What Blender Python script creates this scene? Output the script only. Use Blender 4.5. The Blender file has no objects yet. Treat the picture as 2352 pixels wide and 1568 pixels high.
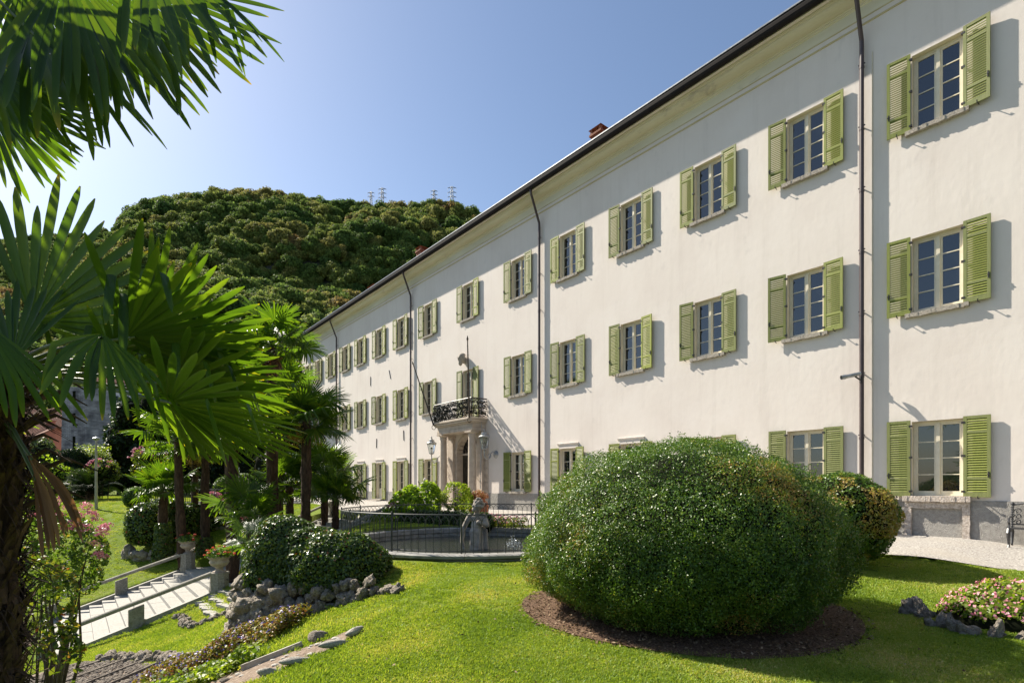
import bpy, math, random
import numpy as np
from mathutils import Vector, Matrix

random.seed(7)
SC = bpy.context.scene
COL = SC.collection
R = math.radians
# ------------------------------------------------------------------ camera
# level camera with rising front: focal 18.7 mm on 36 mm, eye 1.26 m above the gravel at the wall
FOC, CX, HY, PW, PH = 1220.0, 1176.0, 1117.0, 2352.0, 1568.0
ZC = 1.262
cam_d = bpy.data.cameras.new('camera'); cam = bpy.data.objects.new('camera', cam_d); COL.objects.link(cam)
cam.location = (0, 0, ZC); cam.rotation_euler = (R(90), 0, 0)
cam_d.sensor_width = 36; cam_d.lens = 36 * FOC / PW
cam_d.shift_y = (HY - PH / 2) / PW
cam_d.clip_start = 0.05; cam_d.clip_end = 6000
SC.camera = cam
# ------------------------------------------------------------------ light
SUN_AZ = (-0.835, 0.55)            # horizontal direction towards the sun
SUN_EL = R(42)
w = bpy.data.worlds.new('World'); SC.world = w; w.use_nodes = True
nt = w.node_tree; nt.nodes.clear()
sky = nt.nodes.new('ShaderNodeTexSky'); sky.sky_type = 'NISHITA'; sky.sun_disc = False
sky.sun_elevation = SUN_EL; sky.sun_rotation = math.atan2(SUN_AZ[0], SUN_AZ[1])
sky.altitude = 250; sky.air_density = 1.0; sky.dust_density = 0.85; sky.ozone_density = 1.2
bg = nt.nodes.new('ShaderNodeBackground'); bg.inputs[1].default_value = 0.08
wo = nt.nodes.new('ShaderNodeOutputWorld')
nt.links.new(sky.outputs[0], bg.inputs[0]); nt.links.new(bg.outputs[0], wo.inputs[0])
sl = bpy.data.lights.new('sun', 'SUN'); sl.energy = 5.0; sl.angle = R(0.53); sl.color = (1.0, 0.925, 0.79)
so = bpy.data.objects.new('sun', sl); COL.objects.link(so)
_n = math.hypot(*SUN_AZ)
SUNV = Vector((SUN_AZ[0] / _n * math.cos(SUN_EL), SUN_AZ[1] / _n * math.cos(SUN_EL), math.sin(SUN_EL)))
so.rotation_euler = SUNV.to_track_quat('Z', 'Y').to_euler(); so.location = (-30, 20, 40)
SC.view_settings.view_transform = 'Standard'; SC.view_settings.look = 'None'
SC.view_settings.exposure = 1.05; SC.view_settings.gamma = 1.0; SC.view_settings.use_curve_mapping = False
SC.cycles.use_denoising = True
SC.cycles.max_bounces = 7; SC.cycles.diffuse_bounces = 3; SC.cycles.glossy_bounces = 3
SC.cycles.transmission_bounces = 4; SC.cycles.transparent_max_bounces = 8
SC.cycles.caustics_reflective = False; SC.cycles.caustics_refractive = False
SC.cycles.sample_clamp_indirect = 6

# ------------------------------------------------------------------ geometry helpers
def at(px, py, Y):
    return Vector(((px - CX) / FOC * Y, Y, ZC - (py - HY) / FOC * Y))
TH = math.atan2(1011.0, FOC); ST, CT = math.sin(TH), math.cos(TH)
DW = 20.0 * CT                                    # distance from the eye to the facade
P0 = (DW * CT, DW * ST)
DV = (-ST, CT); NV = (-CT, -ST)                   # along the facade (away), out of the facade
ROTF = math.atan2(DV[1], DV[0])
def fac(s, o, z=0.0):
    return Vector((P0[0] + s * DV[0] + o * NV[0], P0[1] + s * DV[1] + o * NV[1], z))
def so_of(X, Y):
    a, b = np.asarray(X) - P0[0], np.asarray(Y) - P0[1]
    return a * DV[0] + b * DV[1], a * NV[0] + b * NV[1]

def sstep(a, b, x):
    t = np.clip((np.asarray(x, float) - a) / (b - a), 0, 1); return t * t * (3 - 2 * t)
def vnoise(P, sc=1.0, seed=0):
    P = np.asarray(P, float) * sc + seed * 17.31
    i = np.floor(P).astype(np.int64); f = P - i; f = f * f * (3 - 2 * f)
    def h(a, b, c):
        n = (a * 374761393 + b * 668265263 + c * 1274126177) & 0x7fffffff
        n = ((n ^ (n >> 13)) * 1274126177) & 0x7fffffff
        return ((n ^ (n >> 16)) & 0xffff) / 65535.0
    x, y, z = i[..., 0], i[..., 1], i[..., 2]; u, v, q = f[..., 0], f[..., 1], f[..., 2]
    r = 0
    for dx in (0, 1):
        for dy in (0, 1):
            for dz in (0, 1):
                r = r + h(x + dx, y + dy, z + dz) * (u if dx else 1 - u) * (v if dy else 1 - v) * (q if dz else 1 - q)
    return r * 2 - 1
def fbm(P, sc=1.0, seed=0, oct=3):
    a, r = 1.0, 0
    for k in range(oct):
        r = r + a * vnoise(P, sc * 2 ** k, seed + k); a *= .5
    return r

def set_tags(o, label=None, cat=None, group=None, kind=None):
    if label: o['label'] = label
    if cat: o['category'] = cat
    if group: o['group'] = group
    if kind: o['kind'] = kind
    return o
def thing(name, label, cat, loc=(0, 0, 0), rz=0, group=None):
    o = bpy.data.objects.new(name, None); COL.objects.link(o)
    o.empty_display_size = .2; o.location = loc; o.rotation_euler = (0, 0, rz)
    return set_tags(o, label, cat, group)
def link(name, me, parent=None, loc=None, rot=None, scale=None):
    o = bpy.data.objects.new(name, me); COL.objects.link(o)
    if parent: o.parent = parent
    if loc is not None: o.location = loc
    if rot is not None: o.rotation_euler = rot
    if scale is not None: o.scale = scale
    return o
def copy_tree(o, parent=None):
    c = o.copy(); COL.objects.link(c)
    if parent: c.parent = parent
    for ch in o.children: copy_tree(ch, c)
    return c
def np_mesh(name, V, F, mats, midx=None, smooth=False, attrs=None):
    """F: int array (n,k) or list of such arrays."""
    Fs = F if isinstance(F, list) else [F]
    V = np.asarray(V, np.float32)
    me = bpy.data.meshes.new(name)
    me.vertices.add(len(V)); me.vertices.foreach_set('co', V.ravel())
    nl = sum(f.size for f in Fs); npoly = sum(len(f) for f in Fs)
    me.loops.add(nl); me.loops.foreach_set('vertex_index', np.concatenate([f.ravel() for f in Fs]).astype(np.int32))
    cnt = np.concatenate([np.full(len(f), f.shape[1], np.int32) for f in Fs])
    st = np.zeros(npoly, np.int32); st[1:] = np.cumsum(cnt)[:-1]
    me.polygons.add(npoly); me.polygons.foreach_set('loop_start', st); me.polygons.foreach_set('loop_total', cnt)
    if smooth: me.polygons.foreach_set('use_smooth', np.ones(npoly, bool))
    for m in (mats if isinstance(mats, (list, tuple)) else [mats]): me.materials.append(m)
    if midx is not None: me.polygons.foreach_set('material_index', np.asarray(midx, np.int32))
    for k, a in (attrs or {}).items():
        at_ = me.attributes.new(k, 'FLOAT', 'POINT'); at_.data.foreach_set('value', np.asarray(a, np.float32))
    me.update(calc_edges=True); me.validate()
    return me

class MB:
    """collects shapes and makes them one mesh"""
    def __init__(s): s.v, s.f, s.m = [], [], []
    def add(s, V, F, mat=0, M=None):
        b = len(s.v)
        for p in V: s.v.append(tuple(M @ Vector(p)) if M is not None else tuple(p))
        for f in F: s.f.append(tuple(i + b for i in f)); s.m.append(mat)
        return s
    def box(s, x0, x1, y0, y1, z0, z1, mat=0, M=None):
        V = [(x, y, z) for z in (z0, z1) for y in (y0, y1) for x in (x0, x1)]
        return s.add(V, [(0, 2, 3, 1), (4, 5, 7, 6), (0, 1, 5, 4), (2, 6, 7, 3), (0, 4, 6, 2), (1, 3, 7, 5)], mat, M)
    def tube(s, path, r, n=8, mat=0, caps=True, M=None, flat=None):
        P = [Vector(p) for p in path]; k = len(P)
        rr = [r] * k if isinstance(r, (int, float)) else list(r)
        V, F = [], []; up = None
        for i in range(k):
            t = (P[min(i + 1, k - 1)] - P[max(i - 1, 0)])
            t = t.normalized() if t.length > 1e-9 else Vector((0, 0, 1))
            if up is None:
                up = t.cross(Vector((0, 0, 1)) if abs(t.z) < .9 else Vector((1, 0, 0))).normalized()
            else:
                up = (up - t * up.dot(t)).normalized()
            b = t.cross(up)
            for j in range(n):
                a = 2 * math.pi * j / n
                V.append(P[i] + (up * math.cos(a) + b * math.sin(a)) * rr[i])
        for i in range(k - 1):
            for j in range(n):
                F.append((i * n + j, i * n + (j + 1) % n, (i + 1) * n + (j + 1) % n, (i + 1) * n + j))
        if caps: F += [tuple(range(n))[::-1], tuple(range((k - 1) * n, k * n))]
        return s.add(V, F, mat, M)
    def lathe(s, prof, n=16, c=(0, 0, 0), mat=0, M=None, caps=True):
        V, F = [], []
        for r, z in prof:
            for j in range(n):
                a = 2 * math.pi * j / n; V.append((c[0] + r * math.cos(a), c[1] + r * math.sin(a), c[2] + z))
        for i in range(len(prof) - 1):
            for j in range(n): F.append((i * n + j, i * n + (j + 1) % n, (i + 1) * n + (j + 1) % n, (i + 1) * n + j))
        if caps and prof[0][0] > 1e-4: F.append(tuple(range(n))[::-1])
        if caps and prof[-1][0] > 1e-4: F.append(tuple(range((len(prof) - 1) * n, len(prof) * n)))
        return s.add(V, F, mat, M)
    def prof(s, pts, x0, x1, mat=0, closed=True, M=None):
        """(y,z) profile swept along x"""
        k = len(pts); V = [(x0, y, z) for y, z in pts] + [(x1, y, z) for y, z in pts]
        F = [(i, (i + 1) % k, k + (i + 1) % k, k + i) for i in range(k if closed else k - 1)]
        if closed: F += [tuple(range(k))[::-1], tuple(range(k, 2 * k))]
        return s.add(V, F, mat, M)
    def ball(s, c, r, n=10, mat=0, sq=(1, 1, 1), M=None):
        pr = [(max(1e-5, math.sin(math.pi * i / n)), -math.cos(math.pi * i / n)) for i in range(n + 1)]
        V, F = [], []; m = n + 2
        for q, z in pr:
            for j in range(m):
                a = 2 * math.pi * j / m
                V.append((c[0] + r * sq[0] * q * math.cos(a), c[1] + r * sq[1] * q * math.sin(a), c[2] + r * sq[2] * z))
        for i in range(n):
            for j in range(m): F.append((i * m + j, i * m + (j + 1) % m, (i + 1) * m + (j + 1) % m, (i + 1) * m + j))
        return s.add(V, F, mat, M)
    def mesh(s, name, mats, smooth=False):
        me = bpy.data.meshes.new(name); me.from_pydata(s.v, [], s.f)
        for m in (mats if isinstance(mats, (list, tuple)) else [mats]): me.materials.append(m)
        me.polygons.foreach_set('material_index', s.m)
        if smooth: me.polygons.foreach_set('use_smooth', [True] * len(s.f))
        me.update(); return me
    def build(s, name, mats, parent=None, smooth=False, bevel=0, loc=None, rot=None, seg=1):
        o = link(name, s.mesh(name, mats, smooth), parent, loc, rot)
        if bevel:
            b = o.modifiers.new('bevel', 'BEVEL'); b.width = bevel; b.segments = seg; b.limit_method = 'ANGLE'
        return o

# ------------------------------------------------------------------ materials
def mat_new(name):
    m = bpy.data.materials.new(name); m.use_nodes = True
    n = m.node_tree.nodes; return m, n, m.node_tree.links, n['Principled BSDF']
def rampn(n, stops):
    r = n.new('ShaderNodeValToRGB'); e = r.color_ramp.elements
    while len(e) < len(stops): e.new(.5)
    for i, (p, c) in enumerate(stops): e[i].position = p; e[i].color = (*c, 1)
    return r
def noise_mat(name, stops, scale=5, detail=6, rough=.8, bump=0, bscale=None, coord='Object', stretch=(1, 1, 1), spec=.3, bdist=.02, big=None, metal=0, rghn=.6):
    """base colour from noise through a ramp, fine relief from a second noise; big = (scale, colour, lo, hi) stains"""
    m, n, l, p = mat_new(name)
    tc = n.new('ShaderNodeTexCoord'); mp = n.new('ShaderNodeMapping'); mp.inputs[3].default_value = stretch
    l.new(tc.outputs[coord], mp.inputs[0])
    t = n.new('ShaderNodeTexNoise'); t.inputs['Scale'].default_value = scale; t.inputs['Detail'].default_value = detail
    t.inputs['Roughness'].default_value = rghn
    l.new(mp.outputs[0], t.inputs[0])
    r = rampn(n, stops); l.new(t.outputs[0], r.inputs[0]); out = r.outputs[0]
    if big:
        t2 = n.new('ShaderNodeTexNoise'); t2.inputs['Scale'].default_value = big[0]; t2.inputs['Detail'].default_value = 7
        t2.inputs['Roughness'].default_value = .65
        l.new(mp.outputs[0], t2.inputs[0])
        r2 = rampn(n, [(big[2], (0, 0, 0)), (big[3], (1, 1, 1))]); l.new(t2.outputs[0], r2.inputs[0])
        mx = n.new('ShaderNodeMix'); mx.data_type = 'RGBA'
        l.new(r2.outputs[0], mx.inputs[0]); l.new(out, mx.inputs[6]); mx.inputs[7].default_value = (*big[1], 1)
        out = mx.outputs[2]
    l.new(out, p.inputs['Base Color'])
    p.inputs['Roughness'].default_value = rough; p.inputs['Specular IOR Level'].default_value = spec
    p.inputs['Metallic'].default_value = metal
    if bump:
        b = n.new('ShaderNodeBump'); b.inputs['Strength'].default_value = bump; b.inputs['Distance'].default_value = bdist
        t3 = n.new('ShaderNodeTexNoise'); t3.inputs['Scale'].default_value = bscale or scale * 4; t3.inputs['Detail'].default_value = 8
        l.new(mp.outputs[0], t3.inputs[0]); l.new(t3.outputs[0], b.inputs['Height']); l.new(b.outputs[0], p.inputs['Normal'])
    return m
def leaf_mat(name, stops, trans=.35, tcol=1.6, rough=.45, spec=.4, src='tone', tint=(1.15, 1.15, .5)):
    """two-sided leaf: gloss + light passing through; colour by a value stored on each leaf"""
    m, n, l, p = mat_new(name)
    if src == 'random':
        a = n.new('ShaderNodeObjectInfo'); o = a.outputs['Random']
    else:
        a = n.new('ShaderNodeAttribute'); a.attribute_name = src; o = a.outputs['Fac']
    r = rampn(n, stops); l.new(o, r.inputs[0]); l.new(r.outputs[0], p.inputs['Base Color'])
    p.inputs['Roughness'].default_value = rough; p.inputs['Specular IOR Level'].default_value = spec
    if trans:
        mx = n.new('ShaderNodeMixShader'); tr = n.new('ShaderNodeBsdfTranslucent')
        ml = n.new('ShaderNodeMix'); ml.data_type = 'RGBA'; ml.blend_type = 'MULTIPLY'; ml.inputs[0].default_value = 1
        l.new(r.outputs[0], ml.inputs[6]); ml.inputs[7].default_value = (tint[0] * tcol, tint[1] * tcol, tint[2] * tcol, 1)
        l.new(ml.outputs[2], tr.inputs[0]); mx.inputs[0].default_value = trans
        l.new(p.outputs[0], mx.inputs[1]); l.new(tr.outputs[0], mx.inputs[2])
        l.new(mx.outputs[0], n['Material Output'].inputs[0])
    return m
def plain(name, c, rough=.5, metal=0, spec=.5):
    m, n, l, p = mat_new(name); p.inputs['Base Color'].default_value = (*c, 1)
    p.inputs['Roughness'].default_value = rough; p.inputs['Metallic'].default_value = metal; p.inputs['Specular IOR Level'].default_value = spec
    return m

RNG = np.random.default_rng(11)
def unit(a): return a / np.maximum(np.linalg.norm(a, axis=-1, keepdims=True), 1e-9)
def leaf_cards(P, N, size, aspect=.5, jit=.6, fold=.18, rng=RNG, up=0.0):
    """one folded rhombic leaf (a quad) per point; returns V, F"""
    n = len(P); size = np.broadcast_to(np.asarray(size, float), (n,))[:, None]
    N = unit(np.asarray(N, float) + rng.normal(0, jit, (n, 3)) + np.array([0, 0, up]))
    A = unit(np.cross(N, rng.normal(0, 1, (n, 3)))); B = np.cross(N, A)
    h = size * .5
    base = P - A * h; tip = P + A * h
    l_ = P - A * h * .1 + B * h * aspect + N * h * fold; r_ = P - A * h * .1 - B * h * aspect + N * h * fold
    V = np.stack([base, r_, tip, l_], 1).reshape(-1, 3)
    F = np.arange(4 * n).reshape(-1, 4)
    return V, F
def cards_obj(name, P, N, size, mat, parent=None, aspect=.5, jit=.6, tone=None, kind='stuff', fold=.18, up=0.0):
    V, F = leaf_cards(P, N, size, aspect, jit, fold, up=up)
    if tone is None: tone = RNG.random(len(P))
    o = link(name, np_mesh(name, V, F, mat, attrs={'tone': np.repeat(tone, 4)}), parent)
    if kind: o['kind'] = kind
    return o
def sph_pts(n, rng=RNG):
    v = rng.normal(0, 1, (n, 3)); return unit(v)
def uvball(nu=24, nv=14):
    V, F = [], []
    for i in range(nv + 1):
        t = math.pi * i / nv
        for j in range(nu):
            a = 2 * math.pi * j / nu; V.append((math.sin(t) * math.cos(a), math.sin(t) * math.sin(a), math.cos(t)))
    for i in range(nv):
        for j in range(nu): F.append((i * nu + j, (i + 1) * nu + j, (i + 1) * nu + (j + 1) % nu, i * nu + (j + 1) % nu))
    return np.array(V), np.array(F)
def rock_mesh(name, mat, seed, amp=.28, sq=(1, .8, .7), nu=24, nv=15, rough=.1):
    V, F = uvball(nu, nv); q = np.random.default_rng(seed)
    d = np.full(len(V), 1.0)
    for k in range(9):                                   # cut facets
        nrm = unit(q.normal(0, 1, 3)); h = q.uniform(.62, .9); c = V @ nrm; d = np.where(c > 1e-3, np.minimum(d, h / np.maximum(c, 1e-3)), d)
    d = d * (1 + amp * .6 * fbm(V, 1.3, seed, 2) - rough * 1.5 * np.abs(fbm(V, 2.6, seed + 5, 3)) + rough * .5 * vnoise(V, 7, seed + 9))
    return np_mesh(name, V * d[:, None] * np.array(sq), F, mat, smooth=False)
# ------------------------------------------------------------------ terrain
def base_z(s):
    return np.interp(s, [-12, 0, 1.7, 2.6, 16.6, 43, 60], [-.12, -.06, 0, .085, .16, .47, .6])
def og(s):                                             # outer edge of the gravel walk
    return np.interp(s, [-12, 1.3, 13.6, 17.5, 18.6, 25.4, 26.5, 30, 60], [3.5, 3.67, 4.35, 4.6, 5.9, 5.9, 5.0, 4.6, 4.6])
STA = 22.0                                             # axis of portal and garden stairs
S0, S1 = 18.9, 25.1                                    # stair flanks
OU0, OU1, OL0, OL1 = 5.9, 10.6, 11.9, 16.0             # upper flight, landing, lower flight (distance from facade)
ZTOP, ZLAND = -.06, -2.06
POOL = (-.91, 13.67); PR = 3.42; ZRIM = -.04
POOL2 = tuple(fac(34.2, 7.4)[:2])
ctrl = []
for s_ in np.arange(-12, 62, 4): ctrl += [(*fac(s_, 0)[:2], float(base_z(s_))), (*fac(s_, -8)[:2], float(base_z(s_)))]
for s_ in (-10, -5, 1.3, 7): ctrl.append((*fac(s_, og(s_))[:2], float(base_z(s_)) - .08))
for s_ in (13.6, 17, 20, 24, 28, 33, 40, 48): ctrl.append((*fac(s_, og(s_))[:2], float(base_z(s_)) - .1))
ctrl += [(0, 0, -.46), (0, 3, -.43), (3, 4, -.40), (6, 5.4, -.3), (5.2, 8.6, -.2), (2.6, 7.5, -.33), (-1.3, 4, -.55), (-1.2, 8, -.28), (-.9, 10, -.2),
         (2.6, 10.4, -.17), (4.6, 11.6, -.06), (2.9, 14.5, -.02), (-4.8, 13.2, -.2), (-3.6, 10.9, -.32), (-1.6, 6.6, -.5), (-5.5, 15.8, -.25), (12, 3, -.3), (6, 0, -.5),
         (-4, 0, -1.1), (0, -6, -.6), (-8, 2, -2.4), (-2.6, 5.4, -.85), (-3.3, 6.6, -1.1), (-4.9, 7.6, -1.75), (-3.9, 8.7, -1.15), (-5.3, 9.9, -1.65), (-6.6, 8.8, -2.25), (-6.8, 6.3, -2.5),
         (-7.2, 14.2, -2.1), (-8, 13.4, -2.25), (-6.3, 12.6, -1.75), (-8.5, 10.6, -2.55), (-10, 11.8, -2.8), (-11.0, 13.6, -3.1), (-12.2, 9, -3.2), (-10, 5, -3.2),
         (-13.5, 14.2, -3.45), (-17, 17, -3.5), (-16.2, 19.2, -3.2), (-14.6, 20.6, -2.55), (-18.5, 22.5, -2.5), (-16.3, 23.6, -1.5), (-20.7, 27.3, -.6), (-26, 33.5, .3), (-23.5, 26, -1.3),
         (-28, 28, -1.0), (-24, 20, -3.0), (-33, 38, .4), (-19, 30, .25), (-24, 40, .4), (-13.6, 24.4, -1.2), (-30, 12, -4), (-20, 8, -4), (-40, 20, -3.5), (-45, 40, 0), (-45, 60, 1), (-20, 60, 1.5), (20, 70, 1.5), (-70, 80, 3), (60, 60, 1.0), (40, 0, 0), (30, -30, -.5), (-30, -30, -5), (-70, 10, -6)]
for k in range(10):
    a = 2 * math.pi * k / 10
    ctrl.append((POOL[0] + 3.95 * math.cos(a), POOL[1] + 3.95 * math.sin(a), -.13 + .09 * math.sin(a)))
    ctrl.append((POOL2[0] + 3.95 * math.cos(a), POOL2[1] + 3.95 * math.sin(a), .24 + .03 * math.sin(a)))
C = np.array(ctrl)
def _phi(d2): return .5 * d2 * np.log(np.maximum(d2, 1e-12))
_K = _phi(((C[:, None, :2] - C[None, :, :2]) ** 2).sum(-1)) + np.eye(len(C)) * 1.2
_Pm = np.c_[np.ones(len(C)), C[:, :2]]
_A = np.block([[_K, _Pm], [_Pm.T, np.zeros((3, 3))]])
_W = np.linalg.solve(_A, np.r_[C[:, 2], 0, 0, 0])
def terr(X, Y):
    X = np.asarray(X, float); Y = np.asarray(Y, float); sh = X.shape; x, y = X.ravel(), Y.ravel(); out = np.empty(len(x))
    for i in range(0, len(x), 20000):
        a, b = x[i:i + 20000], y[i:i + 20000]
        d2 = (a[:, None] - C[None, :, 0]) ** 2 + (b[:, None] - C[None, :, 1]) ** 2
        out[i:i + 20000] = _phi(d2) @ _W[:-3] + _W[-3] + _W[-2] * a + _W[-1] * b
    far = np.maximum(np.abs(x), np.abs(y - 10))
    t = sstep(45, 75, far); out = out * (1 - t) + t * 0.0
    s, o = so_of(x, y)
    # gravel terrace is planar between wall and border
    g = (o > -.5) & (o < og(s)) & (s > -12) & (s < 60)
    out = np.where(g, base_z(s) - .1 * np.clip(o, 0, 9) / np.maximum(og(s), .1), out)
    # garden stairs run in a cut
    st_ = np.interp(o, [OU0 - .3, OU0, OU1, OL0, OL1, OL1 + 3], [ZTOP, ZTOP, ZLAND, ZLAND, ZLAND - 1.42, ZLAND - 1.6]) - .22
    m = (s > S0 - .05) & (s < S1 + .05) & (o > OU0 - .1) & (o < OL1 + .4)
    out = np.where(m, np.minimum(st_, 9), out)
    for c, r, zz in ((POOL, PR, -.80), (POOL2, PR, -.42)):
        out = np.where((x - c[0]) ** 2 + (y - c[1]) ** 2 < (r - .02) ** 2, zz, out)
    return out.reshape(sh)
def T(x, y): return float(terr(np.array([x]), np.array([y]))[0])
def gp(x, y, dz=0): return Vector((x, y, T(x, y) + dz))

# ---- ground materials
M_lawn, n, l, p = mat_new('lawn_soil')
tc = n.new('ShaderNodeTexCoord')
t1 = n.new('ShaderNodeTexNoise'); t1.inputs['Scale'].default_value = .55; t1.inputs['Detail'].default_value = 5
t2 = n.new('ShaderNodeTexNoise'); t2.inputs['Scale'].default_value = 38; t2.inputs['Detail'].default_value = 4
l.new(tc.outputs['Object'], t1.inputs[0]); l.new(tc.outputs['Object'], t2.inputs[0])
r1 = rampn(n, [(.3, (.10, .165, .016)), (.52, (.15, .21, .022)), (.72, (.21, .235, .05))]); l.new(t1.outputs[0], r1.inputs[0])
r2 = rampn(n, [(.3, (.45, .5, .4)), (.65, (1.15, 1.1, 1.0))]); l.new(t2.outputs[0], r2.inputs[0])
mx = n.new('ShaderNodeMix'); mx.data_type = 'RGBA'; mx.blend_type = 'MULTIPLY'; mx.inputs[0].default_value = 1
l.new(r1.outputs[0], mx.inputs[6]); l.new(r2.outputs[0], mx.inputs[7]); l.new(mx.outputs[2], p.inputs['Base Color'])
p.inputs['Roughness'].default_value = .9; p.inputs['Specular IOR Level'].default_value = .1
bp = n.new('ShaderNodeBump'); bp.inputs['Strength'].default_value = .9; bp.inputs['Distance'].default_value = .03
l.new(t2.outputs[0], bp.inputs['Height']); l.new(bp.outputs[0], p.inputs['Normal'])
M_gravel = noise_mat('gravel', [(.25, (.13, .115, .10)), (.45, (.30, .275, .25)), (.6, (.50, .47, .43)), (.75, (.74, .72, .68))], scale=34, detail=3, rough=.9, bump=1, bscale=55, bdist=.02, big=(.7, (.40, .36, .31), .5, .75))
M_mulch = noise_mat('mulch', [(.3, (.035, .02, .012)), (.5, (.13, .075, .045)), (.7, (.26, .17, .11))], scale=45, detail=4, rough=.95, bump=1, bscale=60, bdist=.03)
M_earth = noise_mat('earth_path', [(.3, (.10, .07, .048)), (.55, (.24, .18, .135)), (.75, (.38, .31, .245))], scale=16, detail=6, rough=.95, bump=1, bscale=60, bdist=.02)
M_grass = leaf_mat('grass_blade', [(0, (.14, .23, .03)), (.5, (.24, .34, .05)), (.85, (.36, .41, .10)), (1, (.52, .47, .22))], trans=.4, tcol=1.35, rough=.5, spec=.25, src='tone', tint=(1.2, 1.1, .4))
_n, _l = M_grass.node_tree.nodes, M_grass.node_tree.links
_g = _n.new('ShaderNodeNewGeometry'); _t = _n.new('ShaderNodeTexNoise'); _t.inputs['Scale'].default_value = .9; _t.inputs['Detail'].default_value = 5; _l.new(_g.outputs['Position'], _t.inputs[0])
_r = [q for q in _n if q.type == 'VALTORGB'][0]; _m = _n.new('ShaderNodeMath'); _m.operation = 'MULTIPLY_ADD'; _m.inputs[1].default_value = 1.9; _m.inputs[2].default_value = -.98
_a = _n.new('ShaderNodeMath'); _a.operation = 'ADD'; _a.use_clamp = True; _l.new(_t.outputs[0], _m.inputs[0]); _l.new(_m.outputs[0], _a.inputs[0]); _l.new([q for q in _n if q.type == 'ATTRIBUTE'][0].outputs['Fac'], _a.inputs[1]); _l.new(_a.outputs[0], _r.inputs[0])

xs = np.concatenate([np.geomspace(3000, 46, 22) * -1, np.arange(-45, -27, .6), np.arange(-27, 13, .16), np.arange(13, 45, .8), np.geomspace(46, 3000, 22)])
ys = np.concatenate([np.geomspace(3000, 8, 20) * -1, np.arange(-6, 1.5, .5), np.arange(1.5, 36, .16), np.arange(36, 62, .7), np.geomspace(63, 3000, 22)])
XX, YY = np.meshgrid(xs, ys); ZZ = terr(XX, YY)
ZZ = ZZ + .012 * vnoise(np.stack([XX, YY, XX * 0], -1), 2.2, 3) * (np.abs(XX) < 60)
nx, ny = len(xs), len(ys)
idx = np.arange(nx * ny).reshape(ny, nx)
F = np.stack([idx[:-1, :-1], idx[:-1, 1:], idx[1:, 1:], idx[1:, :-1]], -1).reshape(-1, 4)
M_beyond = noise_mat('shore_and_fields', [(.3, (.07, .08, .085)), (.55, (.12, .125, .12)), (.8, (.18, .175, .16))], scale=.02, detail=8, rough=.6)
fc = np.stack([(XX[:-1, :-1] + XX[1:, 1:]) / 2, (YY[:-1, :-1] + YY[1:, 1:]) / 2], -1).reshape(-1, 2)
far_g = (fc[:, 1] < -4) | (fc[:, 0] < -42) | (fc[:, 0] > 14) | (fc[:, 1] > 62) | ((fc[:, 0] < -9) & (fc[:, 1] < 6))
g = link('ground', np_mesh('ground', np.stack([XX, YY, ZZ], -1).reshape(-1, 3), F, [M_lawn, M_beyond], far_g.astype(int), smooth=True))
set_tags(g, 'sloping green lawn of the villa garden', None, None, 'structure')

def drape(name, us, vs, fn, off, mat, label=None, kind='structure'):
    U, Vv = np.meshgrid(us, vs); X, Y = fn(U, Vv); Z = terr(X, Y) + off
    nu, nv = len(us), len(vs); ii = np.arange(nu * nv).reshape(nv, nu)
    f = np.stack([ii[:-1, :-1], ii[:-1, 1:], ii[1:, 1:], ii[1:, :-1]], -1).reshape(-1, 4)
    o = link(name, np_mesh(name, np.stack([X, Y, Z], -1).reshape(-1, 3), f, mat, smooth=True))
    return set_tags(o, label, None, None, kind)
drape('gravel_path', np.linspace(-11, 52, 260), np.linspace(0.0, 1, 24),
      lambda s, v: ((P0[0] + s * DV[0] + (v * (og(s) + .05 * np.sin(s * 2.1)) - .02) * NV[0]), (P0[1] + s * DV[1] + (v * (og(s) + .05 * np.sin(s * 2.1)) - .02) * NV[1])), .022, M_gravel, 'pale gravel walk along the villa wall')
BUSH = (2.165, 6.87)
MUL = (2.2, 6.76, 2.06, 1.74)
drape('mulch_bed', np.linspace(0, 2 * math.pi, 90), np.linspace(.02, 1, 24),
      lambda a, v: (MUL[0] + MUL[2] * v * np.cos(a) * (1 + .03 * np.sin(3 * a)), MUL[1] + MUL[3] * v * np.sin(a) * (1 + .03 * np.cos(4 * a))), .018, M_mulch, 'brown leaf mulch bed under the clipped bush')
# descending earth path left of the near lawn
PATH = [(-2.02, 6.85), (-2.3, 6.55), (-2.85, 6.45), (-3.45, 6.6), (-4.2, 7.0), (-5.2, 7.9), (-6.4, 9.0), (-7.4, 9.9), (-8.4, 10.7), (-9.6, 11.4), (-10.8, 11.9)]
PWID = [.12, .3, .42, .5, .5, .55, .6, .62, .65, .65, .65]
PA = np.array(PATH); pl = np.r_[0, np.cumsum(np.linalg.norm(np.diff(PA, axis=0), axis=1))]
def path_xy(u, v):
    x, y = np.interp(u, pl, PA[:, 0]), np.interp(u, pl, PA[:, 1]); e = .05
    dx, dy = np.interp(u + e, pl, PA[:, 0]) - np.interp(u - e, pl, PA[:, 0]), np.interp(u + e, pl, PA[:, 1]) - np.interp(u - e, pl, PA[:, 1])
    q = np.hypot(dx, dy) + 1e-9; wd = np.interp(u, pl, PWID)
    return x - dy / q * v * wd, y + dx / q * v * wd
drape('earth_path', np.linspace(0, pl[-1], 90), np.linspace(-1, 1, 9), path_xy, .02, M_earth, 'worn earth and cobble path going down past the flower bed')

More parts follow.
